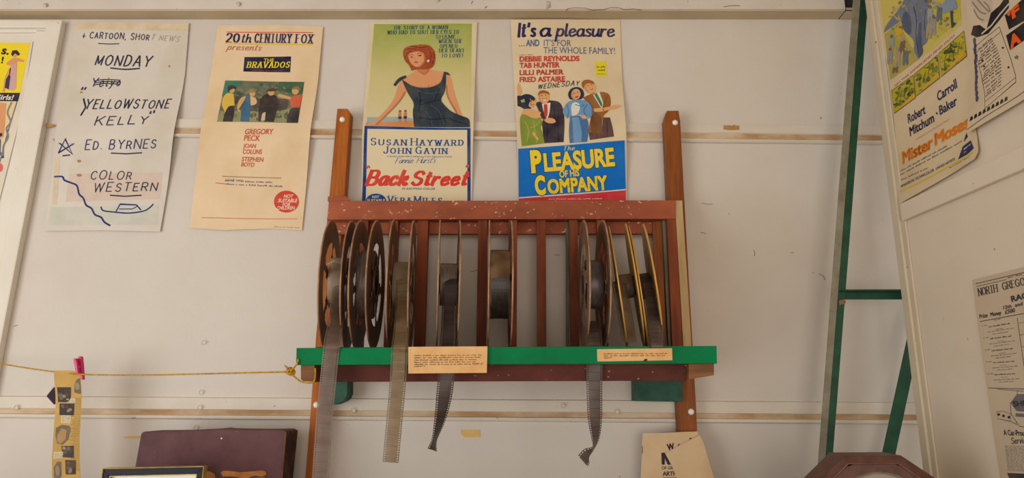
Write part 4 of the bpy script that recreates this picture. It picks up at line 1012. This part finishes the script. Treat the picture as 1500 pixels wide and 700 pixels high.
s.poly([(1406.5, 233.5), (1412, 214.5), (1424, 205.5), (1430, 217), (1420, 227)], nv, 3); s.poly([(1413, 208), (1417, 194.5), (1419.5, 200)], nv, 3)
for a, b_ in (((1411, 221), (1425, 211)), ((1410, 226), (1427, 216))): s.line([a, b_], 1.5, ink((220, 204, 180), .02), 4)
o = s.build('film_poster', [(1258, -160), (1400, -260), (1417, 0), (1425, 100), (1431, 190), (1438, 222), (1434, 233), (1400, 254), (1360, 277), (1324, 298), (1320.5, 285), (1307, 145), (1283, 0)], p5)
tag(o, 'coloured poster with orange title on the partition, its lower edge curling', 'poster', 'posters in the room')

cc_ = corner(1427, 193)
def w6(u, v):
    d = 0.0085 + 0.0008 * math.sin(12 * u + 5 * v)
    d += 0.009 * math.exp(-((u - cc_[0]) ** 2 + (v - cc_[1]) ** 2) / 0.014)
    return d
s = panel_sheet(w6)
z7b = zc(1350, 0, 3.5)
bk = ink((36, 32, 36), .08); orr = ink((240, 92, 30), .05); gk = ink((132, 116, 112), .15)
s.poly(z7b((272, 178), (284, 132), (318, 128), (352, 152), (376, 66), (420, 30), (470, -40), (470, 40), (420, 104), (362, 172), (304, 192)), bk, 1)
s.poly(z7b((262, -60), (380, -80), (384, 40), (366, 104), (330, 120), (290, 60), (270, 20)), ink((198, 182, 162), .1), 1)
for q in (((280, 10), (320, 60), (350, 70)), ((300, -10), (345, 40), (366, 60)), ((288, 50), (310, 90), (336, 104)), ((340, 10), (362, 30), (372, 60))): s.line(z7b(*q), 1.8, gk, 2, True)
s.line(z7b((330, 172), (380, 130), (426, 70), (470, 20)), 2.6, ink((214, 198, 176), .05), 2)
s.poly(z7b((448, 78), (526, 8), (640, -80), (640, 60), (530, 118), (470, 152)), bk, 1)
s.text("'F", z7b((470, 112))[0], z7b((530, 64))[0], 15, orr, 2, .05); 
s.poly(z7b((455, 182), (526, 132), (620, 60), (640, 150), (560, 200), (476, 258)), bk, 1)
s.text('A', z7b((478, 250))[0], z7b((535, 208))[0], 18, orr, 2, .06)
s.line(z7b((284, 250), (350, 192), (420, 138), (450, 220), (480, 300), (506, 385), (508, 420), (430, 490), (358, 556), (354, 480), (330, 380), (300, 280), (284, 250)), .8, bk, 1)
s.line(z7b((296, 274), (430, 160)), .7, bk, 1); s.line(z7b((358, 520), (505, 398)), .7, bk, 1)
for k in range(17):
    t = k / 16.0; x0 = 312 + 50 * t; y0 = 262 + 240 * t; wdt = 70 + 20 * math.sin(3 * t)
    s.micro(z7b((x0 + 10 * math.sin(k), y0 - 5))[0], z7b((x0 + wdt, y0 - 5 - wdt * .86))[0], 3.0, bk, tuple(random.choice((3, 4, 5, 6)) for _ in range(3)), 2)
for k in range(12):
    x = 292 + 22 * k / 11 + random.uniform(-3, 3); y = 200 + 27 * k
    s.poly(z7b((x - 7, y), (x + 2, y - 10), (x + 9, y + 4), (x + 4, y + 26), (x - 5, y + 22)), ink((70, 66, 92), .15), 2)
for k in range(9):
    x = 292 + 21 * k; y = 612 - 12.5 * k
    s.poly(z7b((x - 8, y + 10), (x - 4, y - 12), (x + 6, y - 18), (x + 9, y - 2), (x, y + 6)), bk, 2)
s.line(z7b((272, 664), (360, 598), (520, 492), (600, 430)), .9, bk, 2)
s.line(z7b((503, 300), (512, 284), (518, 302), (500, 290), (522, 290), (503, 300)), .8, bk, 2)
for x, y in ((345, 340), (440, 245), (470, 345), (335, 310)): s.poly(z7b(*ell(x, y, 6, 6, n=5)), bk, 2)
o = s.build('film_poster', [(1412, -60), (1480, -160), (1570, -230), (1580, 96), (1500, 150), (1455, 178), (1429, 194.5), (1427, 191), (1431, 143), (1426, 86), (1420, 10)], M('paper_panel_b', (214, 196, 168), (204, 184, 154), scale=6, rough=0.85, spec=0.1))
tag(o, 'black and white poster with orange letters in black boxes, overlapping the coloured one', 'poster', 'posters in the room')

s = panel_sheet(lambda u, v: 0.0008 * (1 + math.sin(14 * u + 9 * v)))
bk2 = ink((54, 48, 50), .15, (190, 174, 156)); gr3 = ink((108, 102, 108), .15, (190, 174, 156))
s.line([(1429.7, 415.4), (1500, 399), (1535, 391)], .9, bk2); s.line([(1430.5, 419.5), (1474, 409.5)], .7, bk2); s.line([(1499, 404), (1530, 397)], .7, bk2)
s.micro((1476, 407.5), (1497.5, 402.5), 2.4, bk2, (4, 5))
s.strokes('NORTH', (1434.5, 433), (1461.6, 427), 10.5, bk2, .2, style='serif', gap=2.6); s.strokes('GREGORY', (1469.6, 424.5), (1516, 413.5), 10.5, bk2, .2, style='serif', gap=2.6)
s.text('RACE', (1482, 442), (1513, 434.5), 8.6, bk2, 3, .035)
s.text('12th', (1470, 453), (1482, 450.5), 5.2, bk2, 3, .02, .2); s.text('and', (1487, 449.5), (1498, 447), 5.2, bk2, 3, .02, .2)
s.text('Prize', (1435.6, 466.3), (1447.5, 464.2), 6, bk2, 3, .02, .2); s.text('Money', (1451.5, 463.5), (1467, 460.7), 6, bk2, 3, .02, .2); s.text('£500', (1472.5, 459.7), (1487, 457), 6, bk2, 3, .02, .2)
s.line([(1436.5, 470.8), (1500, 459), (1535, 452)], .9, bk2); s.line([(1490, 465.6), (1499, 526), (1504, 560)], .8, bk2)
s.micro((1456, 468.5 + 1), (1466, 467.5), 1.6, bk2, (5,))
for g in range(5):
    y = 478 + g * 17.5; x = 1439 + g * 2.2; sl = .17 - .03 * g
    s.micro((x, y), (x + 8, y - 8 * sl), 1.5, bk2, (2, 4)); s.micro((x + 10, y + 1.6), (x + 41, y + 1.6 - 31 * sl), 2.4, bk2, (4, 8, 5, 4))
    s.micro((x + 20, y + 5), (x + 30, y + 5 - 10 * sl), 1.4, gr3, (6,)); s.micro((x + 9, y + 9), (x + 46, y + 9 - 37 * sl), 1.7, gr3, (4, 6, 3, 7, 4, 5)); s.micro((x + 16, y + 12), (x + 38, y + 12 - 22 * sl), 1.7, gr3, (5, 7, 6))
    s.micro((1492 + g * 2.2, y - 4), (1530, y - 12), 1.8, gr3, (5, 4, 7))
s.line([(1449, 568), (1500, 569.7), (1540, 569)], .9, bk2); s.line([(1462, 570), (1500, 573)], .7, bk2)
s.poly([(1481, 590), (1490.5, 577), (1516, 577), (1526, 590), (1516, 604), (1490, 602)], gr3, 1)
s.text('SHELL', (1486, 595.5), (1518, 593.5), 8, bk2, 3, .03)
s.line([(1491, 572), (1491, 577)], .8, bk2); s.line([(1481, 590), (1482, 606), (1494, 624), (1520, 629)], .8, bk2)
s.poly([(1489, 605), (1515, 607), (1515, 612), (1488, 610)], gr3, 1)
s.line([(1461, 603), (1470, 602), (1481, 606), (1481, 617), (1462, 613), (1461, 603)], .7, gr3); s.line([(1481, 617), (1491, 622), (1488, 614)], 1.1, gr3)
for x, y in ((1464, 607), (1471, 609), (1479, 611)): s.poly(ell(x, y, 2, 2), bk2, 2)
s.text('A Car-Proud', (1471.8, 637), (1506, 638.5), 8, bk2, 3, .02)
s.strokes('Service', (1483, 650), (1508, 648.5), 9, bk2, .13, style='brush', shear=.3)
for k in range(18): s.micro((1472.5 + .25 * k, 653.5 + 2.1 * k), (1528, 655 + 2.15 * k), 1.3, gr3, tuple(random.choice((3, 5, 6, 7, 4)) for _ in range(8)))
s.poly([(1475.5, 692.5), (1530, 695), (1535, 706), (1481, 706)], bk2, 1)
o = s.build('race_programme', [(1424, 410), (1462, 400.5), (1500, 391), (1560, 376), (1580, 740), (1472, 740), (1465, 700), (1442, 540), (1432, 470)], M('paper_programme', (202, 184, 158), (194, 174, 148), scale=6, rough=0.85, spec=0.1))
tag(o, 'printed race meeting programme pasted on the partition, at the right edge', 'programme')

# ------------------------------------------------------------------ poster on the white door
s = wall_sheet(-0.0062, 0.03)
zl = zc(0, 30, 3.04)
s.poly([(-120, 60), (44.4, 63), (29.6, 136), (-130, 135)], ink((238, 212, 40), .06), 1)
s.poly([(-130, 135), (29.6, 136), (26.5, 148.5), (-132, 147)], ink((40, 42, 62), .06), 1)
s.poly([(-132, 147), (26, 148.5), (8, 212), (-8, 280), (-150, 280)], ink((228, 204, 150), .08), 1)
s.text('s.', (1.5, 79), (12.5, 80), 8.5, bk, 2, .03); s.text('!', (1.5, 92.5), (4.5, 92.5), 9.5, bk, 2, .03)
s.text('Girls!', (-9, 145.5), (18.5, 146.5), 7.5, wh, 2, .02, .15)
s.poly(zl(*ell(66, 152, 11, 13)), skin, 2); s.poly(zl((50, 150), (56, 134), (76, 132), (90, 150), (82, 158), (68, 146), (56, 160)), bk, 3)
s.poly(zl((28, 190), (56, 168), (80, 166), (110, 178), (104, 186), (78, 182), (76, 200), (48, 200), (32, 198)), skin, 2)
s.poly(zl((46, 196), (76, 196), (74, 240), (72, 300), (60, 312), (40, 308), (42, 240)), ink((206, 160, 160), .1), 3)
s.poly(zl((40, 215), (50, 212), (44, 250), (32, 260), (22, 318), (12, 318), (20, 262)), skin, 3); s.poly(zl((42, 240), (48, 250), (40, 308), (22, 300), (28, 262)), ink((50, 54, 84), .1), 4)
s.poly(zl((-20, 365), (28, 368), (22, 470), (16, 520), (2, 525), (-20, 460)), skin, 2)
s.line(zl((52, 366), (34, 410), (48, 450), (30, 480), (36, 520), (16, 560), (14, 612), (4, 590)), 2.2, ink((120, 128, 140), .15), 3, True)
s.line(zl((76, 362), (40, 480), (4, 612), (-30, 760)), 1.2, ink((60, 72, 140), .1), 2)
s.poly(zl(*ell(-4, 655, 17, 20)), ink((222, 90, 90), .1), 3); s.poly(zl((-6, 505), (10, 500), (12, 512), (-4, 522)), ink((50, 54, 84), .1), 3)
s.line(zl((2, 530), (0, 600)), 1.5, ink((60, 72, 140), .1), 3)
o = s.build('film_poster', [(-125, 58), (48, 61), (33, 158), (8, 258), (-14, 345), (-160, 345)], M('paper_white', (226, 216, 196), (216, 204, 182), scale=6, rough=0.85, spec=0.1))
tag(o, 'yellow poster with a small dancing woman on the white door, cut by the left edge', 'poster', 'posters in the room')

# ------------------------------------------------------------------ twine, peg and clipping
twine_mat = M('yellow_twine', (208, 158, 40), (168, 118, 26), scale=120, rough=0.8, bump=0.3)
def ty(x): return -0.03 + (x + 25) / 455.0 * -0.40
tw = empty('twine', at(430, 545, -0.40), 'yellow twine strung from the rack to the left door', 'twine')
b = MB(); pts = [(-25, 529), (0, 532.5), (40, 539), (80, 544.5), (115, 548), (170, 549.3), (230, 549), (300, 547.5), (360, 546), (418, 544.8)]
b.tube(smooth_line([tuple(at(x, y, ty(x))) for x, y in pts], n=6), 0.0018, 7)
b.build('cord', twine_mat, parent=tw, smooth=True)
b = MB()
b.tube(smooth_line([tuple(at(x, y, Y)) for x, y, Y in ((426, 544, -.428), (430, 539, -.4405), (435, 533, -.4405), (437, 526, -.4405), (440, 537, -.4405), (450, 548, -.43), (459, 552, -.43))][:4], n=5), 0.0018, 7)
b.tube(smooth_line([tuple(at(x, y, -.424)) for x, y in ((424, 544), (432, 552), (441, 558.5), (452, 560.5), (459, 559.5), (461.5, 554), (462, 546), (462, 539))], n=5), 0.0019, 7)
b.build('rack_loop', twine_mat, parent=tw, smooth=True)
b = MB()
for k in range(3):
    c = at(424 + k * 1.4, 543 + k * .8, -.424)
    b.tube([c + Vector((math.cos(a) * 0.006, math.sin(a + k) * 0.004, math.sin(a) * 0.0065)) for a in [2 * math.pi * j / 16 for j in range(17)]], 0.0021, 6, cap=False)
b.tube([at(424, 543, -.426), at(420, 538, -.43), at(416.5, 534.5, -.432)], [0.0022, 0.002, 0.0014], 6)
b.build('knot', twine_mat, parent=tw, smooth=True)
b = MB(); p = at(-25, 529, -0.012); b.tube([(p.x, 0.0, p.z), (p.x, -0.035, p.z)], 0.0015, 8); b.dome((p.x, -0.035, p.z), 0.004); b.build('nail', hub_dark, parent=tw)

Yc = ty(98) - 0.004
news = M('newsprint_tan', (204, 168, 98), (190, 152, 84), scale=14, rough=0.8, spec=0.15)
cz0 = at(98, 546, Yc).z
s = wall_sheet(Yc, 0.008, lambda u, v: 0.004 * math.sin((v - cz0) * 26) * max(0.0, min(1.0, (cz0 - v) / 0.05)))
zcp = zc(50, 510, 3.68)
ph = [ink(c, .1) for c in ((70, 62, 62), (110, 98, 86), (148, 132, 108), (90, 74, 66))]
def photo(q, base, bits, seed):
    r = random.Random(seed); s.poly(zcp(*q), base, 2)
    x0 = min(p[0] for p in q); x1 = max(p[0] for p in q); y0 = min(p[1] for p in q); y1 = max(p[1] for p in q)
    for i in range(bits):
        cx = r.uniform(x0 + (x1 - x0) * .2, x1 - (x1 - x0) * .2); cy = r.uniform(y0 + (y1 - y0) * .2, y1 - (y1 - y0) * .2)
        s.poly(zcp(*ell(cx, cy, (x1 - x0) * r.uniform(.08, .18), (y1 - y0) * r.uniform(.1, .22), r.uniform(0, 2), 9)), ph[(i + 1) % 4], 3)
photo([(120, 210), (196, 210), (192, 268), (180, 292), (124, 290)], ph[0], 5, 1); photo([(132, 298), (212, 298), (212, 362), (134, 360)], ph[0], 6, 2)
photo([(152, 526), (220, 524), (220, 590), (160, 586)], ph[0], 5, 3); photo([(172, 600), (230, 604), (224, 680), (170, 680)], ph[3], 5, 4)
s.poly(zcp((214, 200), (228, 170), (246, 160), (248, 245), (236, 245), (212, 238)), ph[1], 2); s.poly(zcp(*ell(230, 205, 14, 20)), ph[2], 3)
s.poly(zcp((120, 430), (150, 412), (192, 418), (200, 440), (190, 490), (160, 520), (130, 512), (120, 470)), ph[1], 2); s.poly(zcp((130, 470), (150, 430), (180, 440), (176, 490), (150, 514), (132, 500)), ink((170, 130, 84), .1), 3)
s.poly(zcp((108, 640), (130, 610), (150, 612), (146, 690), (120, 720), (106, 700)), ph[1], 2); s.poly(zcp(*ell(128, 660, 12, 28)), ph[2], 3)
lt = ink((214, 200, 172), .05); td = ink((120, 94, 60), .15)
for q in (((146, 362), (198, 362), (198, 402), (146, 402)), ((112, 558), (164, 556), (160, 592), (110, 596)), ((170, 272), (218, 270), (218, 292), (172, 294))): s.poly(zcp(*q), lt, 2); [s.micro(zcp((q[0][0] + 4, y))[0], zcp((q[1][0] - 4, y))[0], 1.1, td, (5, 3, 6), 3) for y in range(int(q[0][1]) + 9, int(q[2][1]), 8)]
for y in range(270, 660, 9): s.micro(zcp((205 + 10 * math.sin(y), y))[0], zcp((246, y + 1))[0], 1.2, td, (4, 6, 3, 5))
clip = empty('newspaper_clipping', at(98, 720, Yc), 'long tan newspaper clipping with small photographs, hanging on the yellow twine', 'clipping')
o = s.build('clipping_strip', [(79, 542.5), (98, 542.5), (118, 544), (117.5, 600), (118, 660), (116, 740), (75, 740), (76, 690), (79, 650), (80, 600)], news, parent=clip)
b = MB(); b.px([(68, 580), (79, 566.5), (86, 575), (86, 590), (79, 592.5)], Yc + 0.012, Yc + 0.0125); b.build('dark_corner', M('dark_card', (64, 48, 62), (48, 36, 46), scale=20, rough=.8), parent=clip)
pink = M('pink_plastic', (222, 30, 110), (196, 18, 88), scale=6, rough=0.35, spec=0.5)
peg = empty('clothes_peg', at(115, 556, Yc), 'bright pink plastic clothes peg gripping the clipping on the yellow twine', 'clothes peg')
for q, y0, y1 in (([(107, 526), (108.5, 524.6), (111, 525), (112.5, 532), (114.5, 548), (112, 549), (109.5, 540)], Yc - 0.011, Yc - 0.002), ([(113.8, 523), (116, 521.5), (118.6, 522), (120, 535), (121.2, 556), (118, 556), (116.2, 545), (114.5, 532)], Yc + 0.0005, Yc + 0.010)):
    b = MB(); b.px(q, y0, y1); b.build('peg_leg', pink, parent=peg, bevel=0.0012)
b = MB(); c = at(115.5, 538, Yc)
for k in range(3): b.tube([c + Vector((math.cos(a) * 0.0035, -0.004 + k * 0.003, math.sin(a) * 0.0035)) for a in [2 * math.pi * j / 14 for j in range(15)]], 0.0008, 5, cap=False)
b.tube([c + Vector((0, -0.011, 0)), c + Vector((0, 0.010, 0))], 0.001, 6)
b.build('spring', M('spring_steel', (150, 146, 140), rough=.3, metal=.8), parent=peg)

# ------------------------------------------------------------------ things standing on the ledge
leather = M('worn_leathercloth', (106, 70, 74), (88, 58, 60), scale=16, rough=0.7, bump=0.35, bump_scale=160, speck=(112, 80, 78), speck_scale=60, speck_at=0.7)
leather_edge = M('scuffed_edge', (58, 36, 36), (112, 70, 52), scale=22, rough=0.75, bump=0.4, lo=0.45, hi=0.75)
zl0 = 1.20
def down_to(px, py, Y, slope):                 # continue an outline to the ledge
    p = at(px, py, Y); return p, Vector((p.x + slope * (p.z - zl0), Y, zl0))
case = empty('old_case', at(315, 690, -0.12), 'dark maroon cloth-covered case with a scuffed right end, leaning on the wall', 'case')
case.location.z = zl0
fr = [at(x, y, -0.16) for x, y in ((206, 635), (210, 632), (262, 631.5), (312, 629), (318, 628), (326, 629.2), (380, 630), (414, 629.5), (420, 632))]
bl_, br_ = at(181, 760, -0.16), at(405, 760, -0.16)
fr = fr + [Vector((br_.x, -0.16, zl0)), Vector((bl_.x, -0.16, zl0))]
b = MB(); b.prism(fr, [Vector((p.x + (0.004 if p.x > -0.5 else 0), -0.075, p.z - 0.002)) for p in fr])
co = b.build('case_body', [leather, leather_edge], parent=case, bevel=0.004)
for p in co.data.polygons:
    if p.normal.x > 0.7: p.material_index = 1
b = MB()
for q in ([(300, 691), (306, 690), (314, 694), (316, 703), (300, 703)], [(323, 692), (327, 689.3), (340, 690), (352, 691.5), (368, 690.5), (382, 689), (389, 690.5), (390, 695), (384, 698), (372, 696.5), (366, 699), (362, 706), (352, 706), (350, 699), (338, 697.5), (326, 698)], [(368, 700), (388, 699), (390, 706), (370, 707)]):
    b.px(q, -0.1612, -0.1602)
b.build('torn_label', M('torn_paper_label', (204, 140, 82), (178, 112, 60), scale=30, rough=.9), parent=case)
b = MB(); b.dome(at(324.5, 642, -0.16), 0.0022, h=.6); b.build('rivet', white_screw, parent=case)
b = MB(); e = 0.0015
pth = [at(419, 633, -0.1615), at(416.5, 660, -0.1615), at(413, 700, -0.1615), Vector((br_.x - .003, -0.1615, zl0 + .005))]
b.tube(pth, 0.002, 6); b.build('edge_piping', M('piping_brown', (128, 80, 54), (96, 58, 42), scale=40, rough=.7), parent=case)

navy_m = M('dark_moulding', (40, 38, 54), (28, 28, 40), scale=14, rough=0.5, spec=0.2)
gold_m = M('gilt_line', (196, 168, 86), (160, 130, 60), scale=40, rough=0.4, metal=0.3)
mount = M('picture_mount', (232, 230, 220), (224, 222, 214), scale=8, rough=0.3)
Yf = -0.30
pf = empty('picture_frame', at(224, 700, Yf), 'dark navy picture frame with gilt edges and white mount, standing before the maroon case', 'picture frame'); pf.location.z = zl0
def ring(x0, x1, yt, w_, yf, yb, mat, name):
    a = at(x0, yt + 1.5, yf); c = at(x1, yt - 1.5, yf); k = w_
    b = MB(); lo = zl0
    for q in ([(a.x, a.z), (c.x, c.z), (c.x - k, c.z - k), (a.x + k, a.z - k)], [(a.x, a.z), (a.x + k, a.z - k), (a.x + k, lo + k), (a.x, lo)], [(c.x, c.z), (c.x, lo), (c.x - k, lo + k), (c.x - k, c.z - k)], [(a.x, lo), (a.x + k, lo + k), (c.x - k, lo + k), (c.x, lo)]):
        f_ = [Vector((x, yf, z)) for x, z in q]; b.prism(f_, [Vector((v.x, yb, v.z)) for v in f_])
    b.build(name, mat, parent=pf, bevel=0.0006)
ring(150, 298.5, 684.5, 0.0015, Yf - 0.003, Yf + 0.016, gold_m, 'gilt_outer_edge')
zl0_keep = zl0; zl0 = zl0 + 0.0015
ring(151.1, 297.4, 685.6, 0.0132, Yf, Yf + 0.014, navy_m, 'moulding')
zl0 = zl0_keep + 0.0147
ring(159.9, 288.5, 695.4, 0.002, Yf - 0.001, Yf + 0.012, gold_m, 'gilt_inner_edge')
zl0 = zl0_keep
a = at(158, 693, Yf); c = at(290, 692, Yf)
b = MB(); b.box(a.x, c.x, Yf + 0.008, Yf + 0.012, zl0 + 0.012, a.z); b.build('mount', mount, parent=pf)

# torn cloth-paper sheet at the foot of the right upright
tan = M('tan_cardstock', (222, 194, 156), (212, 182, 142), scale=7, rough=0.9, spec=0.1, stain=(194, 162, 120), stain_scale=8, stain_at=(0.5, 0.8), bump=0.25, bump_scale=40)
s = wall_sheet(-0.062, 0.01, lambda u, v: 0.0022 * math.sin(30 * u + 3) + 0.0015 * math.sin(16 * v))
bn = ink((52, 44, 62), .1, (206, 178, 130)); zb_ = zc(920, 620, 8.75)
s.text('W', zb_((505, 345))[0], zb_((598, 330))[0], 9.5, bn, 2, .05)
s.poly(zb_((635, 280), (650, 262), (668, 268), (640, 290)), bn, 2); s.poly(zb_((785, 188), (815, 184), (808, 202), (788, 204)), bn, 2)
s.poly(zb_((425, 376), (478, 373), (550, 528), (505, 530), (470, 445), (468, 528), (430, 528)), bn, 2)
s.text('OF GR', zb_((430, 588))[0], zb_((575, 588))[0], 4.6, bn, 2, .02); s.text('ARTH', zb_((440, 668))[0], zb_((622, 668))[0], 6.2, bn, 2, .04)
s.line(zb_((440, 692), (628, 692)), .8, bn); s.line(zb_((180, 290), (188, 340), (182, 385)), 1.2, ink((120, 84, 50), .2), 2)
ts = empty('torn_sheet', at(985, 760, -0.07), 'torn tan sheet with cut-off dark lettering, hanging over the foot of the right upright', 'sheet')
s.build('sheet', [(942, 634.5), (975, 634), (1000, 632.5), (1022, 632), (1028, 650), (1034, 672), (1038, 700), (1046, 790), (930, 790), (938.5, 700), (940.5, 665), (940, 652)], tan, parent=ts)
s = wall_sheet(-0.0675, 0.01, lambda u, v: 0.003 * math.sin(22 * u + 2) + 0.002 * math.sin(14 * v))
s.build('torn_flap', zb_((470, 375), (530, 360), (640, 290), (720, 255), (860, 180), (915, 150), (965, 240), (1010, 400), (1060, 560), (1100, 700), (1200, 1440), (760, 1440), (640, 730), (600, 630), (555, 530), (505, 440)), tan, parent=ts)

# octagonal wooden frame at the lower right
Yo = -0.50
octa = empty('octagonal_frame', at(1287, 760, Yo), 'octagonal brown wooden frame round a pale disc, low at the right', 'frame')
oct_w = M('octagon_wood', (104, 70, 60), (82, 54, 48), scale=14, rough=0.45, stretch=(3, 3, 3), bump=0.1)
o_px = [(1237, 667.5), (1320, 667), (1391, 714), (1394, 800), (1326, 862), (1240, 862), (1180, 806), (1178, 726)]
def inset(p, k, c=(1287, 765)): return [(c[0] + (x - c[0]) * k, c[1] + (y - c[1]) * k) for x, y in p]
def ring_mesh(outer, inner, yo, yi, yb, mat, name, parent):
    b = MB(); A = [at(x, y, yo) for x, y in outer]; B = [at(x, y, yi) for x, y in inner]; n = len(A)
    Ab = [Vector((p.x, yb, p.z)) for p in A]; Bb = [Vector((p.x, yb, p.z)) for p in B]
    b.v = A + B + Ab + Bb
    for i in range(n):
        j = (i + 1) % n
        b.f += [(i, j, n + j, n + i), (j, i, 2 * n + i, 2 * n + j), (n + i, n + j, 3 * n + j, 3 * n + i), (2 * n + i, 3 * n + i, 3 * n + j, 2 * n + j)]; b.m += [0] * 4
    return b.build(name, mat, parent=parent, bevel=0.0012)
ring_mesh(o_px, inset(o_px, .885), Yo + .004, Yo - .006, Yo + 0.07, oct_w, 'outer_moulding', octa)
ring_mesh(inset(o_px, .885), inset(o_px, .873), Yo - .0075, Yo - .0075, Yo + 0.03, M('worn_edge', (136, 98, 82), (108, 74, 62), scale=40, rough=.5), 'bead', octa)
circ = ell(1288, 765, 74, 73, 0, 48)
ring8 = []
for x, y in circ:                                   # octagon outline sampled in step with the round opening
    a = math.atan2(y - 765, x - 1288); best = None
    q = inset(o_px, .872)
    for i in range(8):
        (xa, ya), (xb, yb_) = q[i], q[(i + 1) % 8]; dx, dy = math.cos(a), math.sin(a)
        den = dx * (yb_ - ya) - dy * (xb - xa)
        if abs(den) < 1e-9: continue
        t = ((xa - 1288) * (yb_ - ya) - (ya - 765) * (xb - xa)) / den; u = ((xa - 1288) * dy - (ya - 765) * dx) / den
        if t > 0 and -1e-6 <= u <= 1 + 1e-6: best = (1288 + dx * t, 765 + dy * t)
    ring8.append(best)
ring_mesh(ring8, circ, Yo - .003, Yo - .003, Yo + 0.06, oct_w, 'inner_board', octa)
b = MB(); b.tube([at(x, y, Yo - .003) for x, y in circ + circ[:1]], 0.0022, 6, cap=False); b.build('rim', M('rim_grey', (128, 116, 100), (100, 90, 78), scale=30, rough=.5), parent=octa)
b = MB(); b.px(ell(1288, 765, 76, 75, 0, 48), Yo + .008, Yo + .012); b.build('disc', M('disc_grey', (168, 156, 138), (150, 138, 120), scale=10, rough=.5), parent=octa)
# the frame's foot rests on the ledge
low = min((at(x, y, Yo)).z for x, y in o_px)
b = MB(); p0 = at(1245, 862, Yo); p1 = at(1322, 862, Yo)
if low > 1.2001:
    b.box(p0.x, p1.x, Yo, Yo + 0.07, 1.2, low + 0.004); b.build('foot', oct_w, parent=octa, bevel=0.001)

# ------------------------------------------------------------------ green angle-iron stand
ang_green = M('steel_green', (28, 82, 54), (18, 60, 42), scale=24, rough=0.5, spec=0.4, bump=0.15, speck=(70, 84, 66), speck_scale=80, speck_at=.72)
ang_grey = M('steel_faded', (146, 140, 122), (122, 116, 98), scale=20, rough=0.6, bump=0.15)
st = empty('steel_stand', at(1205, 760, -0.2), 'green angle-iron stand with a cross bar, between wall and partition', 'steel stand'); st.location.z = 1.2
def lerp(p, q, t): return (p[0] + (q[0] - p[0]) * t, p[1] + (q[1] - p[1]) * t)
YA = -0.12
def stripe(p0, w0, p1, w1, yf, yb, mat, name, bev=0.0008):
    b = MB(); b.px([p0, (p0[0] + w0, p0[1]), (p1[0] + w1, p1[1]), p1], yf, yb); return b.build(name, mat, parent=st, bevel=bev)
zb7 = 792
# left leg: pale flange facing the room, green flange standing behind its right edge
stripe((1253, -40), 10.5, (1190.5, zb7), 9.5, YA - 0.002, YA + 0.0015, ang_grey, 'leg_flange')
stripe((1262.5, -40), 12.5, (1199.5, zb7), 11, YA, YA + 0.04, ang_green, 'leg')
stripe((1225, 427), 130, (1225, 438.5), 130, YA + .006, YA + .010, ang_green, 'cross_bar')
b = MB(); A = at(1225, 421, YA + .006); B = at(1345, 421, YA + .006)
b.box(A.x + .004, B.x + .02, YA - 0.03, YA + 0.010, at(1280, 428, YA + .006).z - .0, at(1280, 428, YA + .006).z + 0.003); b.build('cross_bar_flange', ang_green, parent=st, bevel=.0008)
b = MB(); b.px([(1340, 448), (1358, 448), (1312, 664), (1285, 790), (1266, 790), (1293, 664)], YA + 0.045, YA + 0.049); b.build('brace', ang_green, parent=st)
b = MB(); b.px([(1229, 440), (1238, 438), (1239, 444), (1230, 447)], YA - .004, YA + 0.001); b.build('bolt_washer', M('rust_bolt', (150, 112, 86), (110, 76, 56), scale=40, rough=.7), parent=st)

# ------------------------------------------------------------------ scraps of old tape
tape_b = M('tape_brown', (184, 138, 80), (166, 120, 66), scale=30, rough=0.5)
tape_y = M('tape_yellow', (212, 172, 92), (222, 190, 128), scale=24, rough=0.5)
def tape(q, dep, mat, label):
    b = MB(); b.px(q, -dep - 0.0005, -dep + 0.0003); o = b.build('tape_scrap', mat); tag(o, label, 'tape', 'scraps of old tape')
tape([(1060, 183.4), (1083, 184), (1083, 190), (1071, 190.6), (1060, 189.5)], 0.008, tape_b, 'short brown tape scrap on the upper wall strip, right of the rack')
tape([(675, 629.5), (703, 629.3), (703.5, 640), (680, 640.5), (675.5, 636)], 0.0008, tape_y, 'yellowed tape scrap on the wall below the larger typed note')
tape([(66, 181), (78, 182), (79.5, 185), (71, 186.5), (64, 185)], 0.008, tape_b, 'small brown tape scrap on the upper strip, beside the white door')
tape([(77, 203), (86, 204), (85, 209), (79, 207.5)], 0.012, tape_b, 'tiny brown tape scrap left of the handwritten sheet')
tape([(181, 639), (205, 638.5), (204, 642), (182, 642)], 0.0008, tape_y, 'thin pale tape scrap on the wall at the left of the maroon case')
